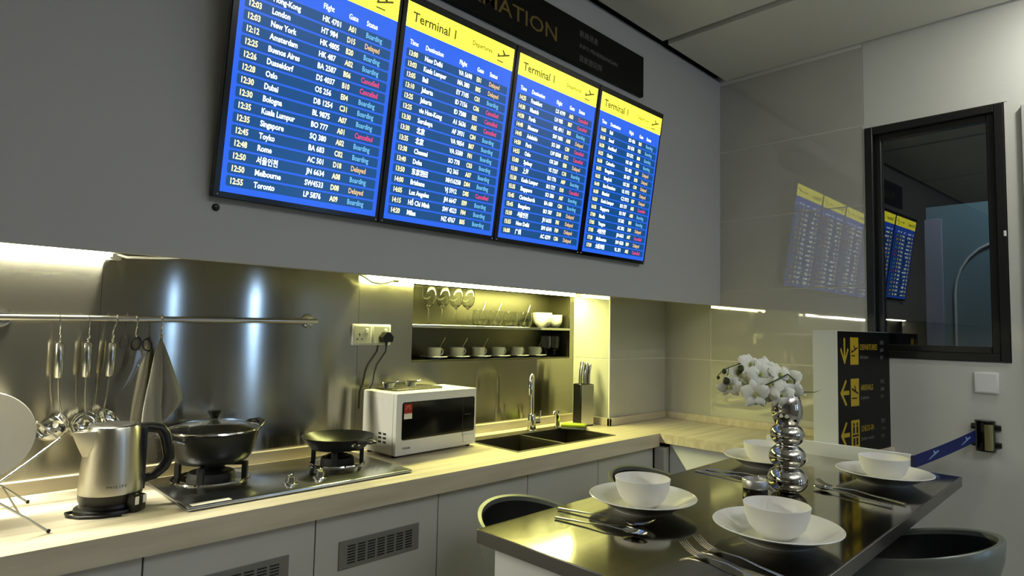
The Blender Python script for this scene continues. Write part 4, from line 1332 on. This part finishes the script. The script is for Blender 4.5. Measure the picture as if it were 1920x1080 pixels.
st = MB()
st.tube([fp(0, -0.03), fp(-0.005, 0.06, 0.0), fp(-0.03, 0.125, 0.01), fp(-0.08, 0.150, 0.01), fp(-0.14, 0.148, 0.0), fp(-0.175, 0.135, 0.0), fp(-0.205, 0.122, 0), fp(-0.222, 0.104, 0)], [0.003, 0.003, 0.0028, 0.0025, 0.002, 0.0016, 0.0014, 0.0012], 8)
st.tube([fp(0.004, -0.03), fp(0.012, 0.05, -0.005), fp(0.02, 0.095, -0.015), fp(-0.01, 0.115, -0.03), fp(-0.05, 0.095, -0.035), fp(-0.10, 0.07, -0.03)], 0.0024, 8)
st.tube([fp(-0.188, 0.132, 0), fp(-0.190, 0.110, -0.002), fp(-0.196, 0.096, -0.002)], 0.0014, 6)
st.build('stem', M['stem'], t)
for px, py, rr in ((-0.150, 0.125, 0.0125), (-0.203, 0.118, 0.008), (-0.196, 0.088, 0.0115), (-0.222, 0.098, 0.0055)):
    MB().ball(fp(px, py, -0.004), (rr, rr, rr * 1.15), 14).build('bud', M['bud'], t)
# one petal mesh shared by all flowers
pv, pf = [], []
nu, nv = 5, 6
for i in range(nv + 1):
    s_ = i / nv
    wd = 0.0185 * math.sin(PI * min(1, 0.10 + 0.86 * s_)) ** 0.75
    for j in range(nu + 1):
        u = -1 + 2 * j / nu
        pv.append((wd * u, 0.002 + 0.034 * s_, 0.006 * math.sin(s_ * PI * 0.9) - 0.006 * u * u * s_ - 0.004 * s_ * s_))
for i in range(nv):
    for j in range(nu):
        a = i * (nu + 1) + j
        pf.append((a, a + 1, a + nu + 2, a + nu + 1))
petal_me = MB().add(pv, pf).build('petal', M['petal'], None, 60).data
bpy.data.objects.remove(bpy.data.objects['petal'])
petal_n = MB().add([(p[0] * 0.62, p[1] * 1.02, p[2]) for p in pv], pf).build('petal', M['petal'], None, 60).data
bpy.data.objects.remove(bpy.data.objects['petal'])
core_me = MB().ball((0, 0.0, 0.005), (0.0042, 0.005, 0.006), 10).ball((0, -0.005, 0.008), (0.003, 0.0045, 0.003), 8).build('lip', M['petal_core']).data
bpy.data.objects.remove(bpy.data.objects['lip'])
fl = [(-0.118, 0.142, 0.0, 1.0, 0.2, 0.5), (-0.182, 0.070, 0.010, 0.95, -0.5, -0.6), (-0.135, 0.082, 0.018, 1.0, -0.2, 0.3), (-0.092, 0.112, -0.012, 1.05, 0.1, 0.0), (-0.112, 0.050, -0.022, 1.1, -0.15, -0.25),
      (-0.060, 0.130, 0.012, 1.0, 0.45, 0.2), (-0.062, 0.078, -0.022, 1.05, -0.3, 0.35), (-0.078, 0.040, 0.004, 1.0, 0.2, -0.45), (-0.032, 0.112, -0.016, 0.95, 0.5, 0.3), (-0.028, 0.048, -0.026, 1.05, 0.0, -0.3),
      (0.006, 0.092, 0.004, 1.1, -0.5, 0.1), (0.012, 0.058, -0.016, 0.9, 0.3, -0.5), (-0.008, 0.022, -0.024, 0.95, 0.1, -0.6), (-0.150, 0.108, 0.022, 0.9, 0.3, 0.6)]
for i, (px, py, d, s, yaw, pit) in enumerate(fl):
    fr = bpy.data.objects.new('flower', core_me)
    COL.objects.link(fr)
    fr.parent = t
    nrm = (-CAMF + CAMR * yaw + Vector((0, 0, pit + 0.1))).normalized()
    q = nrm.to_track_quat('Z', 'Y')
    fr.rotation_mode = 'QUATERNION'
    fr.rotation_quaternion = q @ Euler((0, 0, random.uniform(-0.5, 0.5))).to_quaternion()
    fr.location = fp(px, py, d)
    fr.scale = (s * 1.18, s * 1.18, s * 1.18)
    for k, (a, me_, up_) in enumerate(((0, petal_n, -0.002), (75, petal_me, 0.001), (-75, petal_me, 0.001), (145, petal_n, -0.002), (-145, petal_n, -0.002))):
        p = bpy.data.objects.new('petal', me_)
        COL.objects.link(p)
        p.parent = fr
        p.rotation_euler = (random.uniform(-0.05, 0.35), random.uniform(-0.2, 0.2), math.radians(a + random.uniform(-8, 8)))
        p.location = (0, 0, up_)
lf = MB().tube([fp(0.02, 0.03, 0), fp(0.05, 0.058, -0.01), fp(0.085, 0.058, -0.01), fp(0.105, 0.066, -0.01)], [0.002, 0.006, 0.004, 0.0008], 8, flat=0.3)
lf.build('leaf', M['stem'], t)

t = thing('candle_jar', 'low dark jar with silver collar between vase and near bowl', 'jar', (1.905, -1.448, TZ + 0.0005))
MB().lathe([(0, 0), (0.034, 0), (0.036, 0.003), (0.036, 0.030), (0, 0.030)], 36).build('jar_body', M['amber'], t)
MB().lathe([(0, 0.0302), (0.0375, 0.0302), (0.0385, 0.033), (0.0385, 0.054), (0.037, 0.056), (0.0335, 0.056), (0.033, 0.050), (0, 0.049)], 36).build('silver_collar', M['satin'], t)

# ------------------------------------------------------------------ tub stools
STZ = 0.80


def stool(loc, rot, lab, first=None):
    if first:
        return dup(first, loc, rot, lab)
    t = thing('tub_stool', lab, 'stool', loc, rot, 'tub stools around the table')
    N = 48
    outer, inner = [], []

    def rim(a):    # back at +y of the local frame
        return STZ - 0.024 + 0.05 * math.sin(a)
    levels = [(0.0, 0.30), (0.25, 0.66), (0.55, 0.86), (0.85, 0.985), (1.0, 1.0)]
    rings = []
    R_ = 0.200
    zb = 0.50
    for h, rr in levels:
        rings.append([(R_ * rr * math.cos(2 * PI * k / N), R_ * rr * math.sin(2 * PI * k / N), zb + (rim(2 * PI * k / N) - zb) * h) for k in range(N)])
    ins = []
    for h, rr in reversed(levels):
        ins.append([((R_ * rr - 0.016) * math.cos(2 * PI * k / N), (R_ * rr - 0.016) * math.sin(2 * PI * k / N), zb + 0.012 + (rim(2 * PI * k / N) - zb - 0.012) * h) for k in range(N)])
    MB().loft(rings + [[((R_ - 0.004) * math.cos(2 * PI * k / N), (R_ - 0.004) * math.sin(2 * PI * k / N), rim(2 * PI * k / N) + 0.004) for k in range(N)]] + ins).build('shell', M['stool_shell'], t, 50)
    rg2 = []
    for h, rr in reversed(levels):
        if h > 0.96:
            h = 0.955
        rg2.append([((R_ * rr - 0.0185) * math.cos(2 * PI * k / N), (R_ * rr - 0.0185) * math.sin(2 * PI * k / N), zb + 0.016 + (rim(2 * PI * k / N) - zb - 0.016) * h) for k in range(N)])
    MB().loft(rg2, caps=False).build('lining', M['stool_seat'], t, 50)
    MB().lathe([(0, 0.565), (0.10, 0.567), (0.140, 0.560), (0.150, 0.545), (0.12, 0.530), (0, 0.53)], 40).build('seat_cushion', M['stool_seat'], t)
    MB().lathe([(0, 0.50), (0.05, 0.50), (0.028, 0.48), (0.025, 0.05), (0.03, 0.03), (0, 0.03)], 24).build('column', M['chrome'], t)
    MB().lathe([(0, 0.03), (0.05, 0.03), (0.18, 0.012), (0.20, 0.004), (0.20, 0.0), (0, 0.0)], 40).build('foot_plate', M['chrome'], t)
    MB().ring((0, 0, 0.25), 0.13, 0.008, 'Z', 36, 8).build('foot_ring', M['chrome'], t)
    return t


s1 = stool((1.470, -0.955, 0), (0, 0, 0), 'grey tub stool with dark lining between worktop and near table corner')
stool((2.180, -0.940, 0), (0, 0, 0), 'grey tub stool behind the plate on the sink side of the table', s1)
stool((2.10, -1.830, 0.03), (0, 0, PI), 'grey tub stool with black lining on the camera side of the table', s1)

# ------------------------------------------------------------------ direction sign box on the short worktop
SA = math.radians(-7.2)
t = thing('direction_sign', 'black upright direction sign box with yellow pictograms and white side', 'sign', (2.822, -1.397, ZT + 0.0005), (0, 0, SA))
SW, SD, SH = 0.512, 0.105, 0.532
MB().box((0.0, 0.0, 0), (SW, SD, SH), 0.0015).build('box', M['sign_white_side'], t)
MB().box((0.001, -0.0015, 0.001), (SW - 0.001, 0.0, SH - 0.001)).build('black_face', M['sign_black'], t, None)
ye, gr, bk = MB(), MB(), MB()
zc = [SH - 0.085, SH - 0.085 - 0.178, SH - 0.085 - 0.178 * 2, SH - 0.085 - 0.178 * 3 + 0.02]
yy = -0.0022
for k in range(3):
    z = zc[k]
    ax = 0.058
    if k == 0:
        ye.add([(ax - 0.007, yy, z + 0.055), (ax - 0.007, yy, z - 0.052), (ax + 0.007, yy, z - 0.052), (ax + 0.007, yy, z + 0.055)], [(0, 1, 2, 3)])
        for sg_ in (-1, 1):
            p = [(ax, z - 0.058), (ax + sg_ * 0.038, z + 0.004), (ax + sg_ * 0.030, z + 0.014), (ax, z - 0.036)]
            ye.add([(q[0], yy - 0.0001, q[1]) for q in p], [(0, 1, 2, 3) if sg_ > 0 else (3, 2, 1, 0)])
    else:
        ye.add([(ax - 0.036, yy, z - 0.009), (ax + 0.040, yy, z - 0.009), (ax + 0.040, yy, z + 0.009), (ax - 0.036, yy, z + 0.009)], [(0, 1, 2, 3)])
        for sg_ in (-1, 1):
            p = [(ax - 0.042, z), (ax + 0.006, z + sg_ * 0.056), (ax + 0.018, z + sg_ * 0.050), (ax - 0.022, z)]
            ye.add([(q[0], yy - 0.0001, q[1]) for q in p], [(0, 1, 2, 3) if sg_ < 0 else (3, 2, 1, 0)])
    ye.quad(0.112, z - 0.060, 0.190, z + 0.058, yy)
    if k == 0:
        plane_icon(bk, 0.151, z + 0.004, 0.032, yy - 0.0006)
    elif k == 1:
        X = T(0.151, 0, z + 0.004) @ RY(0.75)
        plane_icon(bk, 0, 0, 0.032, yy - 0.0006) if False else bk.add([(0.151 + q[0] * 0.032, yy - 0.0006, z + q[1] * 0.032) for q in
            ((-1, 0.5), (-0.86, 0.62), (0.9, -0.1), (1.0, -0.3), (0.8, -0.3), (-0.9, 0.3))], [(0, 5, 4, 3, 2, 1)])
        bk.add([(0.151 + q[0] * 0.032, yy - 0.0007, z + q[1] * 0.032) for q in ((-0.2, 0.9), (0.05, 0.9), (0.35, 0.1), (0.02, 0.1))], [(3, 2, 1, 0)])
        bk.add([(0.151 + q[0] * 0.032, yy - 0.0006, z + q[1] * 0.032) for q in ((-0.9, -0.9), (0.6, -0.9), (0.6, -0.74), (-0.9, -0.74))], [(0, 1, 2, 3)])
    else:
        for dx in (-0.016, 0.016):
            bk.lathe([(0, 0), (0.0075, 0)], 12, T(0.151 + dx, yy - 0.0006, z + 0.040) @ RX(PI / 2))
            bk.quad(0.151 + dx - 0.008, z + 0.002, 0.151 + dx + 0.008, z + 0.030, yy - 0.0006)
        bk.quad(0.122, z - 0.012, 0.180, z - 0.004, yy - 0.0006)
        bk.quad(0.128, z - 0.048, 0.146, z - 0.018, yy - 0.0006)
        bk.quad(0.156, z - 0.048, 0.174, z - 0.018, yy - 0.0006)
    ye.text(('DEPARTURES', 'ARRIVALS', 'CHECK-IN')[k], 0.036, 0.206, z + 0.004, yy, width=(0.172, 0.125, 0.125)[k], bold=0.004)
    gr.text(('Berlepas', 'Ketibaan', 'Daftar masuk')[k], 0.020, 0.208, z - 0.034, yy, width=(0.078, 0.078, 0.125)[k])
    gr.text(('出发', '到达', '登记')[k], 0.021, 0.410, z + 0.030, yy)
    gr.text(('出発', '到着', 'チェックイン')[k], 0.018, 0.410, z - 0.004, yy, width=(0.035, 0.035, 0.05)[k])
    gr.text(('출발', '도착', '체크인')[k], 0.018, 0.410, z - 0.038, yy, width=0.03)
ye.quad(0.112, 0.004, 0.190, 0.012, yy)
ye.build('yellow_print', M['sign_yellow'], t, None, merge=False)
gr.build('grey_print', M['sign_grey'], t, None, merge=False)
bk.build('pictograms', M['sign_black'], t, None, merge=False)

# ------------------------------------------------------------------ wall mounted belt barrier, switch
BY = -1.820
t = thing('belt_cassette', 'black and brass belt cassette fixed to the right wall', 'barrier', (XR, BY, 0.918))
mb = MB()
n = 20
pts = [(-0.001, 0.034)] + [(-0.030 - 0.032 * math.sin(PI * i / n), 0.034 * math.cos(PI * i / n)) for i in range(n + 1)] + [(-0.001, -0.034)]
mb.loft([[(p[0], p[1], 0.0) for p in pts], [(p[0], p[1], 0.122) for p in pts]])
mb.build('drum', M['black_gloss'], t, 35)
mb = MB()
pts = [(-0.030 - 0.0335 * math.sin(a), 0.0355 * math.cos(a)) for a in [PI * (0.52 + 0.30 * i / 8) for i in range(9)]]
pin = [(-0.030 - 0.030 * math.sin(a), 0.032 * math.cos(a)) for a in [PI * (0.82 - 0.30 * i / 8) for i in range(9)]]
mb.loft([[(p[0], p[1], 0.006) for p in pts + pin], [(p[0], p[1], 0.114) for p in pts + pin]])
mb.build('brass_band', M['brass'], t, 35)
MB().lathe([(0, 0.1222), (0.036, 0.1222), (0.037, 0.126), (0.034, 0.129), (0, 0.129)], 28, T(-0.030, 0, 0)).build('cap', M['black_gloss'], t)
for sy in (-1, 1):
    for z in (0.026, 0.098):
        lg = MB().tube([(-0.006, sy * 0.030, z), (-0.006, sy * 0.052, z)], [0.014, 0.011], 14, flat=0.45, up=(1, 0, 0))
        lg.build('mounting_lug', M['black'], t)
a0, a1 = Vector((XC + 0.018, -1.6645, 0.912)), Vector((XR - 0.055, BY + 0.030, 0.979))
t = tag(bpy.data.objects.new('barrier_belt', None), 'blue barrier belt with pale plane marks stretched from ledge to wall', 'belt')
COL.objects.link(t)
t.location = a0
dv = a1 - a0
hx = Vector((dv.x, dv.y, 0)).length
t.rotation_euler = (0, 0, math.atan2(dv.y, dv.x))
sl = dv.z / hx


def belt_z(x):
    return sl * x - 0.004 * math.sin(PI * x / hx)


rg = []
for i in range(13):
    x = hx * i / 12
    z = belt_z(x)
    rg.append([(x, -0.0012, z - 0.024), (x, 0.0012, z - 0.024), (x, 0.0012, z + 0.024), (x, -0.0012, z + 0.024)])
MB().loft(rg).build('webbing', M['belt'], t, None)
mb = MB()
for x in (0.16, 0.42):
    z = belt_z(x)
    mb.add([(x + q[0] * 0.04, -0.0017, z + q[1] * 0.018 + sl * q[0] * 0.04) for q in ((-1, -0.5), (-0.8, -0.65), (1.0, 0.25), (0.95, 0.6), (0.7, 0.55))], [(0, 1, 2, 3, 4)])
    mb.add([(x + q[0] * 0.04, -0.0018, z + q[1] * 0.018 + sl * q[0] * 0.04) for q in ((-0.1, 0.9), (0.1, 0.9), (0.45, 0.2), (0.1, 0.0))], [(3, 2, 1, 0)])
mb.build('plane_marks', M['belt_mark'], t, None)
MB().box((-0.016, -0.003, -0.027), (0.006, 0.003, 0.027), 0.001).build('end_clip', M['black'], t)

t = thing('blank_wall_plate', 'square white blank switch plate on the wall under the window', 'wall plate', (XR, -1.826, 1.204))
MB().box((-0.009, -0.0425, -0.0445), (0.0, 0.0425, 0.0445), 0.003, seg=2).build('plate', M['white_plastic'], t)
MB().box((-0.0098, -0.036, -0.038), (-0.009, 0.036, 0.038), 0.0003).build('cover', M['white_plastic'], t)

# ------------------------------------------------------------------ things in the room beyond the window
t = thing('display_board', 'teal grey board with white arch seen through the dark window', 'board', (4.5, -1.58, 0))
MB().box((0, -0.30, 0.6), (0.03, 0.195, 2.2), 0.002).build('board', M['teal'], t)
MB().box((-0.02, 0.11, 0.6), (-0.001, 0.20, 2.12), 0.002).build('side_strip', M['lavender'], t)
ap = [(-0.012, 0.054, 0.6), (-0.012, 0.052, 1.45)]
for i in range(13):
    a = PI * i / 12
    ap.append((-0.012, -0.19 + 0.242 * math.cos(a), 1.66 + 0.30 * math.sin(a)))
ap.append((-0.012, -0.43, 0.6))
MB().tube(ap, 0.007, 8).build('arch', M['white_plastic'], t)
